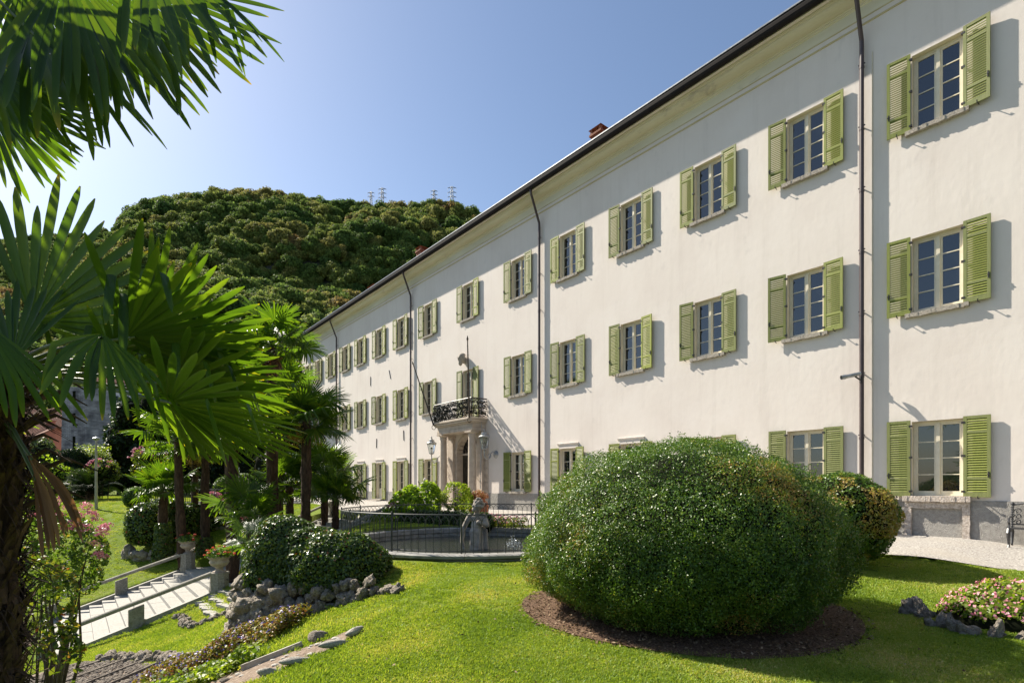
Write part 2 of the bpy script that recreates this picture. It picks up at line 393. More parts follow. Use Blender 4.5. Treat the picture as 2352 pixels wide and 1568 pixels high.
# ---- where grass grows
MOUND_S = (10.6, 12.3)
def dist_path(x, y):
    d = np.full(x.shape, 99.0)
    for k in range(len(PA) - 1):
        a, b = PA[k], PA[k + 1]; ab = b - a; t = np.clip(((x - a[0]) * ab[0] + (y - a[1]) * ab[1]) / (ab @ ab), 0, 1)
        w_ = PWID[k] + (PWID[k + 1] - PWID[k]) * t
        d = np.minimum(d, np.hypot(x - a[0] - t * ab[0], y - a[1] - t * ab[1]) - w_)
    return d
def lawn_ok(x, y):
    s, o = so_of(x, y); ok = (o > og(s) - .03)
    ok &= ~((s > S0 - .12) & (s < S1 + .12) & (o < OL1 + .8))
    for c in (POOL, POOL2): ok &= (x - c[0]) ** 2 + (y - c[1]) ** 2 > (PR + .26) ** 2
    ok &= ((x - MUL[0]) / MUL[2]) ** 2 + ((y - MUL[1]) / MUL[3]) ** 2 > .97 + .08 * vnoise(np.stack([x, y, x * 0], -1), 3, 1)
    ok &= dist_path(x, y) > .02
    return ok
# ---- grass: blades in tufts, one object
def tuft(name, nb, rad, h, seed):
    r = np.random.default_rng(seed); a = r.random(nb) * 6.283; d = np.sqrt(r.random(nb)) * rad
    b = np.stack([d * np.cos(a), d * np.sin(a), np.full(nb, -.006)], 1)
    hh = h * (.55 + .7 * r.random(nb)); lean = r.normal(0, .45, (nb, 2)) * hh[:, None]
    w_ = r.random(nb) * 6.283; wd = .0034 + .0022 * r.random(nb); side = np.stack([np.cos(w_) * wd, np.sin(w_) * wd, 0 * wd], 1)
    mid = b + np.stack([lean[:, 0] * .35, lean[:, 1] * .35, hh * .6], 1); tip = b + np.stack([lean[:, 0], lean[:, 1], hh * .9], 1)
    V = np.stack([b - side, b + side, mid + side * .8, mid - side * .8, tip], 1).reshape(-1, 3)
    k = np.arange(nb)[:, None] * 5
    tone = np.repeat(np.clip(r.normal(.5, .22, nb), 0, 1), 5)
    me = np_mesh(name, V, [k + np.array([[0, 1, 2, 3]]), k + np.array([[3, 2, 4]])], M_grass, attrs={'tone': tone})
    return bpy.data.objects.new(name, me)
def scatter_nodes(name, src, smin, smax, tilt=0.0, align=False, seed=0):
    """points of the object become instances of the sources, turned and scaled at random"""
    ng = bpy.data.node_groups.new(name, 'GeometryNodeTree')
    ng.interface.new_socket('Geometry', in_out='INPUT', socket_type='NodeSocketGeometry'); ng.interface.new_socket('Geometry', in_out='OUTPUT', socket_type='NodeSocketGeometry')
    N = ng.nodes; L = ng.links; gi = N.new('NodeGroupInput'); go = N.new('NodeGroupOutput')
    m2p = N.new('GeometryNodeMeshToPoints'); L.new(gi.outputs[0], m2p.inputs[0])
    iop = N.new('GeometryNodeInstanceOnPoints'); L.new(m2p.outputs[0], iop.inputs['Points'])
    g2i = N.new('GeometryNodeGeometryToInstance') if len(src) > 1 else None
    for s_ in src:
        oi = N.new('GeometryNodeObjectInfo'); oi.inputs[0].default_value = s_; oi.inputs['As Instance'].default_value = True
        if g2i: L.new(oi.outputs['Geometry'], g2i.inputs[0])
        else: L.new(oi.outputs['Geometry'], iop.inputs['Instance'])
    if g2i: L.new(g2i.outputs[0], iop.inputs['Instance']); iop.inputs['Pick Instance'].default_value = True
    rv = N.new('FunctionNodeRandomValue'); rv.data_type = 'FLOAT_VECTOR'
    rv.inputs[0].default_value = (-tilt, -tilt, 0); rv.inputs[1].default_value = (tilt, tilt, 6.283); rv.inputs['Seed'].default_value = seed
    L.new(rv.outputs[0], iop.inputs['Rotation'])
    rs = N.new('FunctionNodeRandomValue'); rs.inputs[2].default_value = smin; rs.inputs[3].default_value = smax; rs.inputs['Seed'].default_value = seed + 5
    L.new(rs.outputs[1], iop.inputs['Scale']); L.new(iop.outputs[0], go.inputs[0])
    return ng
def scatter_obj(name, pts, src, smin, smax, tilt=.15, seed=0, mats=None):
    me = bpy.data.meshes.new(name); me.vertices.add(len(pts)); me.vertices.foreach_set('co', np.asarray(pts, np.float32).ravel()); me.update()
    o = link(name, me); md = o.modifiers.new('scatter', 'NODES'); md.node_group = scatter_nodes(name + '_nodes', src, smin, smax, tilt, seed=seed)
    for m in mats or []: me.materials.append(m)
    o['kind'] = 'stuff'; return o
def grass_pts(n, x0, x1, y0, y1, keep):
    x = RNG.uniform(x0, x1, n); y = RNG.uniform(y0, y1, n)
    k = lawn_ok(x, y) & keep(x, y); x, y = x[k], y[k]
    return np.stack([x, y, terr(x, y)], 1)
def in_view(x, y): return (x / y > -1.0) & (x / y < 1.0)
near = np.concatenate([grass_pts(30000, -4.5, 8, 2.2, 6.5, in_view), grass_pts(16000, -4.5, 9, 6.5, 12, in_view)])
o = scatter_obj('lawn_grass', near, [tuft('tuft_fine', 60, .075, .026, k) for k in (1, 2, 3)], .8, 1.25, .12, 1, [M_grass])
set_tags(o, 'short mown grass of the near lawn')
far_ = np.concatenate([grass_pts(26000, -14, 2, 5.0, 18, lambda x, y: (x / y < -.32) & (x / y > -1.0)), grass_pts(24000, -32, -10, 16, 40, in_view), grass_pts(9000, -6, 9, 11, 24, in_view)])
o = scatter_obj('slope_grass', far_, [tuft('tuft_far', 50, .13, .034, k) for k in (4, 5, 6)], .8, 1.3, .15, 2, [M_grass])
set_tags(o, 'short mown grass of the sloping lawns')

# fallen leaves on the mulch
n_ = 5200; a = RNG.uniform(0, 6.283, n_); q = np.sqrt(RNG.random(n_)); x = MUL[0] + MUL[2] * 1.03 * q * np.cos(a); y = MUL[1] + MUL[3] * 1.03 * q * np.sin(a)
M_litter = leaf_mat('leaf_litter', [(0, (.05, .03, .018)), (.5, (.17, .11, .065)), (1, (.36, .27, .18))], .1, 1.0, .85, .1)
o = cards_obj('leaf_litter', np.stack([x, y, terr(x, y) + .028], 1), np.tile([0, 0, 1.0], (n_, 1)), .04 * RNG.uniform(.5, 1.3, n_), M_litter, None, .6, .35); o['label'] = 'dry fallen leaves scattered on the mulch bed'
n_ = 420; x = RNG.uniform(-3, 7, n_); y = RNG.uniform(3.2, 9.5, n_); k = lawn_ok(x, y); x, y = x[k], y[k]
o = cards_obj('fallen_leaves', np.stack([x, y, terr(x, y) + .03], 1), np.tile([0, 0, 1.0], (len(x), 1)), .035 * RNG.uniform(.5, 1.3, len(x)), M_litter, None, .6, .5); o['label'] = 'few dry leaves fallen on the near lawn'
# ------------------------------------------------------------------ wooded hill behind the villa
def crown_proto(name, mat, seed, n=1500, trunk=False):
    """far tree: lumpy crown of leaf clumps round a dark core"""
    r = np.random.default_rng(seed)
    q = 16; d0 = unit(r.normal(0, 1, (q, 3)) + np.array([0, 0, .45])); lob = d0 * r.uniform(.25, .62, (q, 1)) * np.array([1, 1, .85]) + np.array([0, 0, .55])
    lr = r.uniform(.26, .46, q)
    k = r.integers(0, q, n); d = unit(r.normal(0, 1, (n, 3)) + d0[k] * .6 + np.array([0, 0, .25]))
    P = lob[k] + d * (lr[k] * r.uniform(.8, 1.1, n))[:, None]
    V, F = leaf_cards(P, d, r.uniform(.09, .19, n), .75, .5, .2, rng=r)
    tone = np.repeat(r.random(n), 4)
    cv, cf = uvball(7, 4); Vs, Fs, b = [V], [F], len(V)
    for q in range(16):
        Vs.append(cv * lr[q] * .7 + lob[q]); Fs.append(cf + b); b += len(cv)
    V = np.concatenate(Vs); tone = np.r_[tone, np.full(b - len(tone), .12)]
    return bpy.data.objects.new(name, np_mesh(name, V, np.concatenate(Fs), mat, attrs={'tone': tone}))
def forest_mat(name, stops):
    m, n, l, p = mat_new(name)
    a = n.new('ShaderNodeObjectInfo'); r = rampn(n, stops); ns = n.new('ShaderNodeTexNoise'); ns.inputs['Scale'].default_value = .02; ns.inputs['Detail'].default_value = 3; l.new(a.outputs['Location'], ns.inputs[0]); m1 = n.new('ShaderNodeMath'); m1.operation = 'MULTIPLY_ADD'; m1.inputs[1].default_value = 1.5; m1.inputs[2].default_value = -.52; l.new(ns.outputs[0], m1.inputs[0]); m2 = n.new('ShaderNodeMath'); m2.operation = 'MULTIPLY_ADD'; m2.inputs[1].default_value = .62; l.new(a.outputs['Random'], m2.inputs[0]); l.new(m1.outputs[0], m2.inputs[2]); l.new(m2.outputs[0], r.inputs[0])
    t = n.new('ShaderNodeAttribute'); t.attribute_name = 'tone'
    mr = n.new('ShaderNodeMapRange'); mr.inputs[3].default_value = .55; mr.inputs[4].default_value = 1.45; l.new(t.outputs['Fac'], mr.inputs[0])
    vm = n.new('ShaderNodeVectorMath'); vm.operation = 'SCALE'; l.new(r.outputs[0], vm.inputs[0]); l.new(mr.outputs[0], vm.inputs['Scale'])
    l.new(vm.outputs[0], p.inputs['Base Color']); p.inputs['Roughness'].default_value = .75; p.inputs['Specular IOR Level'].default_value = .15
    tr = n.new('ShaderNodeBsdfTranslucent'); l.new(vm.outputs[0], tr.inputs[0]); mx = n.new('ShaderNodeMixShader'); mx.inputs[0].default_value = .42
    l.new(p.outputs[0], mx.inputs[1]); l.new(tr.outputs[0], mx.inputs[2]); l.new(mx.outputs[0], n['Material Output'].inputs[0])
    return m
M_forest = forest_mat('forest', [(0, (.075, .14, .035)), (.4, (.15, .22, .045)), (.68, (.23, .26, .06)), (.85, (.27, .245, .07)), (.95, (.27, .20, .065)), (1, (.27, .16, .06))])
M_hill = noise_mat('hill_ground', [(.3, (.02, .026, .012)), (.55, (.05, .05, .028)), (.8, (.13, .12, .10))], scale=.05, detail=8, rough=.95, bump=1, bscale=.3, bdist=1.5)
RID = np.array([(-700, 640), (-300, 600), (0, 560), (150, 548), (262, 540), (277, 524), (290, 505), (330, 482), (420, 476), (500, 460), (560, 458), (640, 457), (700, 470), (850, 477), (960, 476), (1010, 470), (1050, 480), (1110, 498), (1300, 540), (1600, 560), (2400, 600)], float)
YB, YR = 130.0, 430.0
def hill_z(X, Y):
    u = CX + FOC * X / np.maximum(Y, 1)
    yr = np.interp(u, RID[:, 0], RID[:, 1]); yrr = np.where(u < 275, YR * 1.25, YR)
    zr = (HY - yr) / FOC * yrr - 5
    t = (Y - YB) / (yrr - YB)
    P = np.stack([X, Y, X * 0], -1)
    gul = vnoise(P, .010, 4) * 42 + vnoise(P, .03, 8) * 13
    z = zr * np.clip(t, -.2, 1.0) ** 1 * (.94 + .06 * t) if False else zr * np.where(t < 1, np.sign(t) * np.abs(t) ** 1.05, 1 - .35 * (t - 1))
    return z + gul * np.clip(t * 1.5, 0, 1) * np.clip((1 - t) * 2.2, 0, 1) + ZC
hx = np.linspace(-620, 330, 150); hy = np.linspace(80, 620, 90)
HX, HYY = np.meshgrid(hx, hy); HZ = hill_z(HX, HYY)
ii = np.arange(HX.size).reshape(HX.shape)
F = np.stack([ii[:-1, :-1], ii[:-1, 1:], ii[1:, 1:], ii[1:, :-1]], -1).reshape(-1, 4)
o = link('hill', np_mesh('hill', np.stack([HX, HYY, HZ], -1).reshape(-1, 3), F, M_hill, smooth=True)); o['kind'] = 'structure'
o['label'] = 'steep wooded hill rising behind the villa'
nt_ = 18000
a = RNG.uniform(-1.15, .22, nt_); y = np.sqrt(RNG.uniform(125 ** 2, 560 ** 2, nt_)); x = a * y
P = np.stack([x, y, hill_z(x, y)], 1)
keep = (vnoise(P, .022, 9) > -.5) | (RNG.random(nt_) < .3)
P = P[keep]; P[:, 2] += RNG.uniform(-1.5, 1.0, len(P))
protos = [crown_proto('far_crown', M_forest, k) for k in range(6)]
big = RNG.random(len(P)) < .3
o = scatter_obj('hill_forest', P[big], protos, 5.0, 8.6, .3, 3, [M_forest]); set_tags(o, 'larger trees of the mixed autumn wood on the hill')
o = scatter_obj('hill_forest', P[~big], protos, 2.2, 5.2, .35, 4, [M_forest])
set_tags(o, 'smaller trees and scrub of the mixed autumn wood on the hill')
# slope across the lake, seen only in the window glass
ox = np.linspace(-1400, 900, 60); oy = np.linspace(0, 1, 14); OX, OV = np.meshgrid(ox, oy)
OYY = -500 - 500 * OV + .25 * OX; OZ = -8 + OV * (240 + 60 * np.sin(OX / 170) + 30 * np.sin(OX / 61))
ii = np.arange(OX.size).reshape(OX.shape)
F = np.stack([ii[:-1, :-1], ii[:-1, 1:], ii[1:, 1:], ii[1:, :-1]], -1).reshape(-1, 4)
o = link('hill', np_mesh('far_shore', np.stack([OX, OYY, OZ], -1).reshape(-1, 3), F, M_hill, smooth=True)); o['kind'] = 'structure'
o['label'] = 'wooded slope on the far shore'
# pylons on the ridge
M_steel = plain('galvanised_steel', (.28, .3, .32), .5, .6)
def pylon(px, ytop, ybot, arms, Y, label):
    b = at(px, ybot, Y); h = (ybot - ytop) / FOC * Y + 8; b.z -= 8
    t = thing('pylon', label, 'pylon', b, 0, 'pylons on the ridge')
    m = MB(); w0, w1 = h * .075, h * .03
    L = [(-1, -1), (1, -1), (1, 1), (-1, 1)]
    for q, (x, y_) in enumerate(L):
        m.tube([(x * w0, y_ * w0, 0), (x * w1, y_ * w1, h)], .15, 4)
    for k in range(9):
        z0, z1 = h * k / 9, h * (k + 1) / 9; a0, a1 = w0 + (w1 - w0) * k / 9, w0 + (w1 - w0) * (k + 1) / 9
        for q in range(4):
            A, B = L[q], L[(q + 1) % 4]
            m.tube([(A[0] * a0, A[1] * a0, z0), (B[0] * a1, B[1] * a1, z1)], .09, 4); m.tube([(B[0] * a0, B[1] * a0, z0), (A[0] * a1, A[1] * a1, z1)], .09, 4)
    m.build('lattice_mast', M_steel, t)
    for k in range(arms):
        z = h * (.96 - .17 * k); a_ = MB(); e = h * .16
        for s_ in (-1, 1):
            a_.tube([(0, 0, z), (s_ * e, 0, z - .2)], .2, 4); a_.tube([(0, 0, z + h * .05), (s_ * e, 0, z - .2)], .16, 4); a_.tube([(s_ * e, 0, z - .2), (s_ * e, 0, z - 2)], .09, 4)
        a_.build('cross_arm', M_steel, t)
for px, y0, y1, k, lb in ((852, 441, 466, 2, 'shortest lattice pylon on the wooded ridge'), (878, 432, 466, 3, 'lattice pylon beside the shortest one on the wooded ridge'), (997, 437, 464, 3, 'grey lattice pylon above the tallest treetop of the ridge'), (1038, 429, 468, 3, 'tallest lattice pylon on the ridge, beside the villa roof')):
    pylon(px, y0, y1, k, 430, lb)
# ------------------------------------------------------------------ villa
M_stucco = noise_mat('stucco_cream', [(.25, (.675, .60, .545)), (.5, (.735, .665, .605)), (.75, (.775, .71, .65))], scale=.55, detail=9, rough=.88, bump=.35, bscale=7, bdist=.012, stretch=(1, 1, .6), big=(1.6, (.60, .545, .505), .60, .8))
M_cornice = noise_mat('cornice_plaster', [(.3, (.60, .55, .40)), (.7, (.72, .68, .54))], scale=1.2, detail=8, rough=.9, bump=.3, bscale=20, bdist=.01, stretch=(.3, 1, 1), big=(1.1, (.36, .30, .22), .68, .74))
M_line = noise_mat('ochre_string', [(.3, (.50, .42, .24)), (.7, (.60, .52, .32))], scale=2, rough=.9)
M_plinth = noise_mat('roughcast_grey', [(.3, (.27, .255, .235)), (.6, (.38, .36, .33)), (.8, (.44, .42, .39))], scale=14, detail=6, rough=.95, bump=1, bscale=55, bdist=.03, big=(1.2, (.24, .225, .21), .55, .8))
M_stone = noise_mat('portal_stone', [(.25, (.36, .29, .23)), (.5, (.52, .44, .36)), (.8, (.60, .53, .45))], scale=3, detail=8, rough=.8, bump=.3, bscale=24, bdist=.01, big=(1.7, (.30, .25, .21), .58, .78))
M_sill = noise_mat('granite_sill', [(.3, (.20, .18, .15)), (.5, (.36, .32, .27)), (.75, (.52, .47, .40))], scale=26, detail=4, rough=.85, bump=.7, bscale=40, bdist=.01)
M_cellar = noise_mat('granite_surround', [(.3, (.30, .24, .19)), (.5, (.50, .43, .37)), (.75, (.66, .60, .54))], scale=24, detail=4, rough=.85, bump=.9, bscale=35, bdist=.015)
M_frame = noise_mat('cream_paint', [(.3, (.66, .59, .45)), (.7, (.74, .68, .55))], scale=6, rough=.5)
M_jamb = noise_mat('jamb_plaster', [(.3, (.66, .59, .46)), (.7, (.74, .68, .56))], scale=4, rough=.85)
M_shut = noise_mat('shutter_green', [(.25, (.17, .20, .045)), (.5, (.225, .25, .058)), (.8, (.275, .29, .08))], scale=5, detail=8, rough=.55, stretch=(6, 6, 1), bump=.15, bscale=30, bdist=.004)
M_iron = noise_mat('black_iron', [(.3, (.012, .011, .012)), (.7, (.035, .03, .03))], scale=12, rough=.45, spec=.5)
M_gut = noise_mat('dark_gutter', [(.3, (.010, .008, .008)), (.7, (.022, .017, .016))], scale=3, rough=.75, spec=.15)
M_pipe = noise_mat('brown_downpipe', [(.3, (.05, .035, .034)), (.7, (.085, .06, .057))], scale=3, rough=.35, spec=.5)
M_tile = noise_mat('roof_tile', [(.3, (.16, .07, .045)), (.6, (.27, .13, .085)), (.8, (.34, .2, .14))], scale=8, rough=.9, bump=.5)
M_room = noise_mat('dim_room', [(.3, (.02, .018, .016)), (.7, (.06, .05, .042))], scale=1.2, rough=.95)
M_curt = noise_mat('curtain', [(.3, (.36, .31, .25)), (.7, (.55, .49, .41))], scale=3, rough=.9, stretch=(14, 1, .3))
M_door = noise_mat('dark_door', [(.35, (.012, .011, .009)), (.55, (.035, .03, .02)), (.7, (.09, .06, .03))], scale=9, rough=.4, spec=.4)
M_glass, n, l, p = mat_new('window_glass')
p.inputs['Base Color'].default_value = (.01, .013, .018, 1); p.inputs['Roughness'].default_value = .015; p.inputs['Specular IOR Level'].default_value = .8; p.inputs['IOR'].default_value = 1.85
tr = n.new('ShaderNodeBsdfTransparent'); tr.inputs[0].default_value = (.55, .57, .58, 1); mx = n.new('ShaderNodeMixShader'); mx.inputs[0].default_value = .32
l.new(p.outputs[0], mx.inputs[1]); l.new(tr.outputs[0], mx.inputs[2]); l.new(mx.outputs[0], n['Material Output'].inputs[0])
_nb = n.new('ShaderNodeTexNoise'); _nb.inputs['Scale'].default_value = 2.2; _bp = n.new('ShaderNodeBump'); _bp.inputs['Strength'].default_value = .012
_tc = n.new('ShaderNodeTexCoord'); l.new(_tc.outputs['Object'], _nb.inputs[0]); l.new(_nb.outputs[0], _bp.inputs['Height']); l.new(_bp.outputs[0], p.inputs['Normal'])

M_zinc = noise_mat('zinc_grey', [(.3, (.22, .23, .24)), (.7, (.42, .43, .44))], scale=9, rough=.4, metal=.5)
# shutters fade unevenly: each a little lighter or yellower; rain streaks on the stucco
def vary(m, amt):
    n, l = m.node_tree.nodes, m.node_tree.links; p = n['Principled BSDF']; src = p.inputs['Base Color'].links[0].from_socket
    oi = n.new('ShaderNodeObjectInfo'); mr = n.new('ShaderNodeMapRange'); mr.inputs[3].default_value = 1 - amt; mr.inputs[4].default_value = 1 + amt; l.new(oi.outputs['Random'], mr.inputs[0])
    hs = n.new('ShaderNodeHueSaturation'); l.new(mr.outputs[0], hs.inputs['Value']); l.new(src, hs.inputs['Color'])
    m2 = n.new('ShaderNodeMapRange'); m2.inputs[3].default_value = .8; m2.inputs[4].default_value = 1.08; l.new(oi.outputs['Random'], m2.inputs[0]); l.new(m2.outputs[0], hs.inputs['Saturation']); l.new(hs.outputs[0], p.inputs['Base Color'])
vary(M_shut, .14)
def streaks(m, stretch, col, lo, hi, amt):
    n, l = m.node_tree.nodes, m.node_tree.links; p = n['Principled BSDF']; src = p.inputs['Base Color'].links[0].from_socket
    tc = n.new('ShaderNodeTexCoord'); mp = n.new('ShaderNodeMapping'); mp.inputs[3].default_value = stretch; l.new(tc.outputs['Object'], mp.inputs[0]); t = n.new('ShaderNodeTexNoise'); t.inputs['Scale'].default_value = 1; t.inputs['Detail'].default_value = 7; t.inputs['Roughness'].default_value = .7; l.new(mp.outputs[0], t.inputs[0])
    r = rampn(n, [(lo, (0, 0, 0)), (hi, (amt, amt, amt))]); l.new(t.outputs[0], r.inputs[0]); mx = n.new('ShaderNodeMix'); mx.data_type = 'RGBA'; l.new(r.outputs[0], mx.inputs[0]); l.new(src, mx.inputs[6]); mx.inputs[7].default_value = (*col, 1); l.new(mx.outputs[2], p.inputs['Base Color'])
streaks(M_stucco, (2.6, 2.6, .16), (.52, .46, .41), .52, .78, .4); streaks(M_stucco, (.35, .35, .5), (.80, .745, .70), .5, .75, .5); streaks(M_cornice, (.9, 1, 3), (.40, .36, .30), .6, .68, .6)
VIL = thing('villa', 'long three-storey cream villa with green louvred shutters and dark gutter', 'villa', (P0[0], P0[1], 0), ROTF)
COLS = [.3, 3.19, 6.05, 8.92, 11.9, 15.03, 18.13, 22.02, 25.9, 29.1, 32.05, 34.95, 37.6, 40.4, 43.2, 45.75]
WW, HU = .95, 1.78
DOORS = {4, 5, 9, 10, 11}
SEND = 47.25
opens = []           # (col, row, s, z0, z1)
for c, s in enumerate(COLS):
    opens.append((c, 2, s, 9.71, 9.71 + HU))
    if c != 7: opens.append((c, 1, s, 5.37, 5.37 + HU))
    else: opens.append((c, 1, s, 4.62, 7.15))
    if c in DOORS: opens.append((c, 0, s, float(base_z(s)) + .14, 2.8))
    elif c != 7: opens.append((c, 0, s, 1.05, 2.8))
DC, DW2, DSP = 22.12, .84, 2.94                                   # portal door half width, springing height
sb = sorted({-11, SEND} | {round(s - WW / 2, 4) for _, _, s, _, _ in opens} | {round(s + WW / 2, 4) for _, _, s, _, _ in opens} | {DC - DW2, DC + DW2})
zb = sorted({-1.0, 13.5, 3.9} | {round(z, 4) for _, _, _, z, _ in opens} | {round(z, 4) for _, _, _, _, z in opens})
def in_open(s, z):
    for _, _, c, a, b in opens:
        if abs(s - c) < WW / 2 and a < z < b: return True
    return abs(s - DC) < DW2 and z < 3.9
m = MB()
for i in range(len(sb) - 1):
    for j in range(len(zb) - 1):
        if not in_open((sb[i] + sb[i + 1]) / 2, (zb[j] + zb[j + 1]) / 2):
            m.add([(sb[i], 0, zb[j]), (sb[i + 1], 0, zb[j]), (sb[i + 1], 0, zb[j + 1]), (sb[i], 0, zb[j + 1])], [(3, 2, 1, 0)])
m.box(SEND - .02, SEND, -12, -.001, -1, 13.5); m.box(-11, SEND, -12.2, -12, -1, 13.5)
m.build('wall', M_stucco, VIL)
def reveal(s, a, b, wo):
    x0, x1, d = -WW / 2, WW / 2, -.24; H = b - a; sc = wo.scale[2]
    V = [(x, y, z / sc) for y in (0, d) for x, z in ((x0, 0), (x1, 0), (x1, H), (x0, H))]
    m = MB(); m.add(V, [(0, 1, 5, 4), (1, 2, 6, 5), (2, 3, 7, 6), (3, 0, 4, 7)]); m.build('reveal', M_jamb, wo)
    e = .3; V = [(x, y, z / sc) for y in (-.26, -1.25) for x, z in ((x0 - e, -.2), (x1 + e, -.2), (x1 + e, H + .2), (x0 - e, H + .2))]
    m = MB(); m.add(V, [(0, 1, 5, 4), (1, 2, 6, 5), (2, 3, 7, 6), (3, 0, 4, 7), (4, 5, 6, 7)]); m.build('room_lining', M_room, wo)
# windows -----------------------------------------------------------
def win_frame(H, door=False):
    m = MB(); y0, y1 = -.205, -.135; W = WW; bz = .62 if door else 0
    fr = .05
    m.box(-W / 2 + .004, -W / 2 + fr, y0, y1, 0.004, H - .004); m.box(W / 2 - fr, W / 2 - .004, y0, y1, 0.004, H - .004)
    m.box(-W / 2 + fr, W / 2 - fr, y0, y1, H - .06, H - .005); m.box(-W / 2 + fr, W / 2 - fr, y0, y1, 0.005, .045)
    m.box(-.035, .035, y0 + .01, y1 + .018, .045, H - .06)
    for sx in (-1, 1):
        a, b = sorted((sx * .035, sx * (W / 2 - fr))); yy0, yy1 = y0 + .015, y1 - .012; st_ = .042
        m.box(a, a + st_, yy0, yy1, .046, H - .061); m.box(b - st_, b, yy0, yy1, .046, H - .061)
        m.box(a + st_, b - st_, yy0, yy1, H - .061 - st_, H - .0612); m.box(a + st_, b - st_, yy0, yy1, .0462, .046 + .065 + bz)
        hh = H - .061 - st_ - (.111 + bz)
        for k in range(1, 4):
            z = .111 + bz + hh * k / 4; m.box(a + st_, b - st_, yy0 + .01, yy1 - .004, z - .011, z + .011)
    return m.mesh('window', M_frame)
def pane_rects(H, door=False):
    bz = .62 if door else 0; st_, fr = .042, .05; out = []
    hh = H - .061 - st_ - (.111 + bz)
    for sx in (-1, 1):
        a, b = sorted((sx * .035, sx * (WW / 2 - fr))); a += st_; b -= st_
        for k in range(4): out.append((a, b, .111 + bz + hh * k / 4 + .011, .111 + bz + hh * (k + 1) / 4 - .011))
    return out
FR = {(h, d): win_frame(h, d) for h, d in ((1.78, False), (1.75, False), (2.53, True))}
PM = {}
def pane_mesh(w_, h_):
    k = (round(w_, 3), round(h_, 3))
    if k not in PM: PM[k] = MB().box(-w_ / 2 - .004, w_ / 2 + .004, -.004, .004, -h_ / 2 - .004, h_ / 2 + .004).mesh('pane', M_glass)
    return PM[k]
def sill_mesh(seed):
    r = random.Random(seed); m = MB(); n_ = 14; pts = []
    L = WW / 2 + .11
    for k in range(n_): 
        x0, x1 = -L + 2 * L * k / n_, -L + 2 * L * (k + 1) / n_
        j = r.uniform(-.008, .008); m.box(x0, x1 + .0005, -.13, .115 + j, -.10 + r.uniform(-.008, .008), -.004)
    return m.mesh('sill', M_sill)
SILL = [sill_mesh(k) for k in range(4)]
# shutters
def shutter_meshes(H, sgn):
    w_, t = .465, .036; f, sl_, hw = MB(), MB(), MB()
    X = lambda a, b: tuple(sorted((sgn * a, sgn * b)))
    f.box(*X(0, .062), 0, t, 0, H); f.box(*X(w_ - .062, w_), 0, t, 0, H)
    rails = [(0, .11), (H * .215, H * .215 + .05), (H * .785, H * .785 + .05), (H - .065, H)]
    for a, b in rails: f.box(*X(.062, w_ - .062), .002, t - .002, a, b)
    for q in range(3):
        z0, z1 = rails[q][1], rails[q + 1][0]; k = int((z1 - z0) / .052)
        for i in range(k):
            z = z0 + (i + .5) * (z1 - z0) / k; a, b = X(.06, w_ - .06)
            sl_.add([(a, t - .001, z - .022), (b, t - .001, z - .022), (b, .003, z + .022), (a, .003, z + .022), (a, t - .001, z - .013), (b, t - .001, z - .013), (b, .003, z + .031), (a, .003, z + .031)],
                    [(0, 1, 2, 3), (7, 6, 5, 4), (0, 4, 5, 1), (2, 6, 7, 3), (0, 3, 7, 4), (1, 5, 6, 2)])
    for z in (.1, H * .5, H - .16): hw.box(*X(-.035, .03), -.012, t + .006, z, z + .045)
    hw.box(*X(w_ - .045, w_ - .025), t, t + .02, H * .24, H * .31); hw.box(*X(w_ - .05, w_ - .01), t + .012, t + .026, H * .27, H * .285)
    hw.tube([(sgn * .26, .0, -.02), (sgn * .26, t + .05, -.03), (sgn * .26, t + .06, .02)], .011, 5)
    hw.tube([(sgn * .26, -.05, -.03), (sgn * .26, .03, -.03)], .009, 5)
    return f.mesh('shutter', M_shut), sl_.mesh('slats', M_shut), hw.mesh('hinge', M_iron)
SHM = {}
rs = random.Random(3)
for c, row, s, z0, z1 in opens:
    H = z1 - z0; door = H > 2
    key = (2.53, True) if door else ((1.78, False) if row else (1.75, False))
    me = FR[key]; H0 = key[0]; zs = z1 - H0
    wo_ = link('window', me, VIL, (s, 0, z0)); wo_.scale = (1, 1, H / H0)
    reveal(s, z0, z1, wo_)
    if c <= 9:
        for a, b, q0, q1 in pane_rects(H0, door):
            link('pane', pane_mesh(b - a, q1 - q0), wo_, ((a + b) / 2, -.172, (q0 + q1) / 2), (rs.gauss(0, .004), 0, rs.gauss(0, .006)))
    else:
        g_ = MB()
        for a, b, q0, q1 in pane_rects(H0, door): g_.box(a - .004, b + .004, -.176, -.168, q0 - .004, q1 + .004)
        g_.build('glazing', M_glass, wo_)
    if not door:
        link('sill', SILL[rs.randrange(4)] if row else SILL[0], VIL, (s, 0, z0))
    if row == 0 or rs.random() < .45:
        cu = MB(); k = 18
        for sx in (-1, 1):
            wd = rs.uniform(.16, .3); pts = []
            V = []
            for i in range(k + 1):
                x = sx * (WW / 2 - .02 - wd * i / k); yv = -.30 + .03 * math.sin(i * 2.1)
                V += [(x, yv, .02), (x, yv + .01 * math.sin(i * 1.3), H0 - .02)]
            cu.add(V, [(2 * i, 2 * i + 2, 2 * i + 3, 2 * i + 1) for i in range(k)])
        cu.build('curtain', M_curt, wo_)
    HS = H + .05
    if (round(HS, 3)) not in SHM: SHM[round(HS, 3)] = {g: shutter_meshes(HS, g) for g in (-1, 1)}
    for g in (-1, 1):
        f_, s_, h_ = SHM[round(HS, 3)][g]
        a = R(rs.choice((rs.uniform(1, 4), rs.uniform(1, 4), rs.uniform(4, 9)))) * g
        sh_ = link('shutter', f_, VIL, (s + g * (WW / 2 + .012), .045, z0 - .02), (0, 0, a))
        link('slats', s_, sh_)['kind'] = 'stuff'; link('ironmongery', h_, sh_)['kind'] = 'stuff'
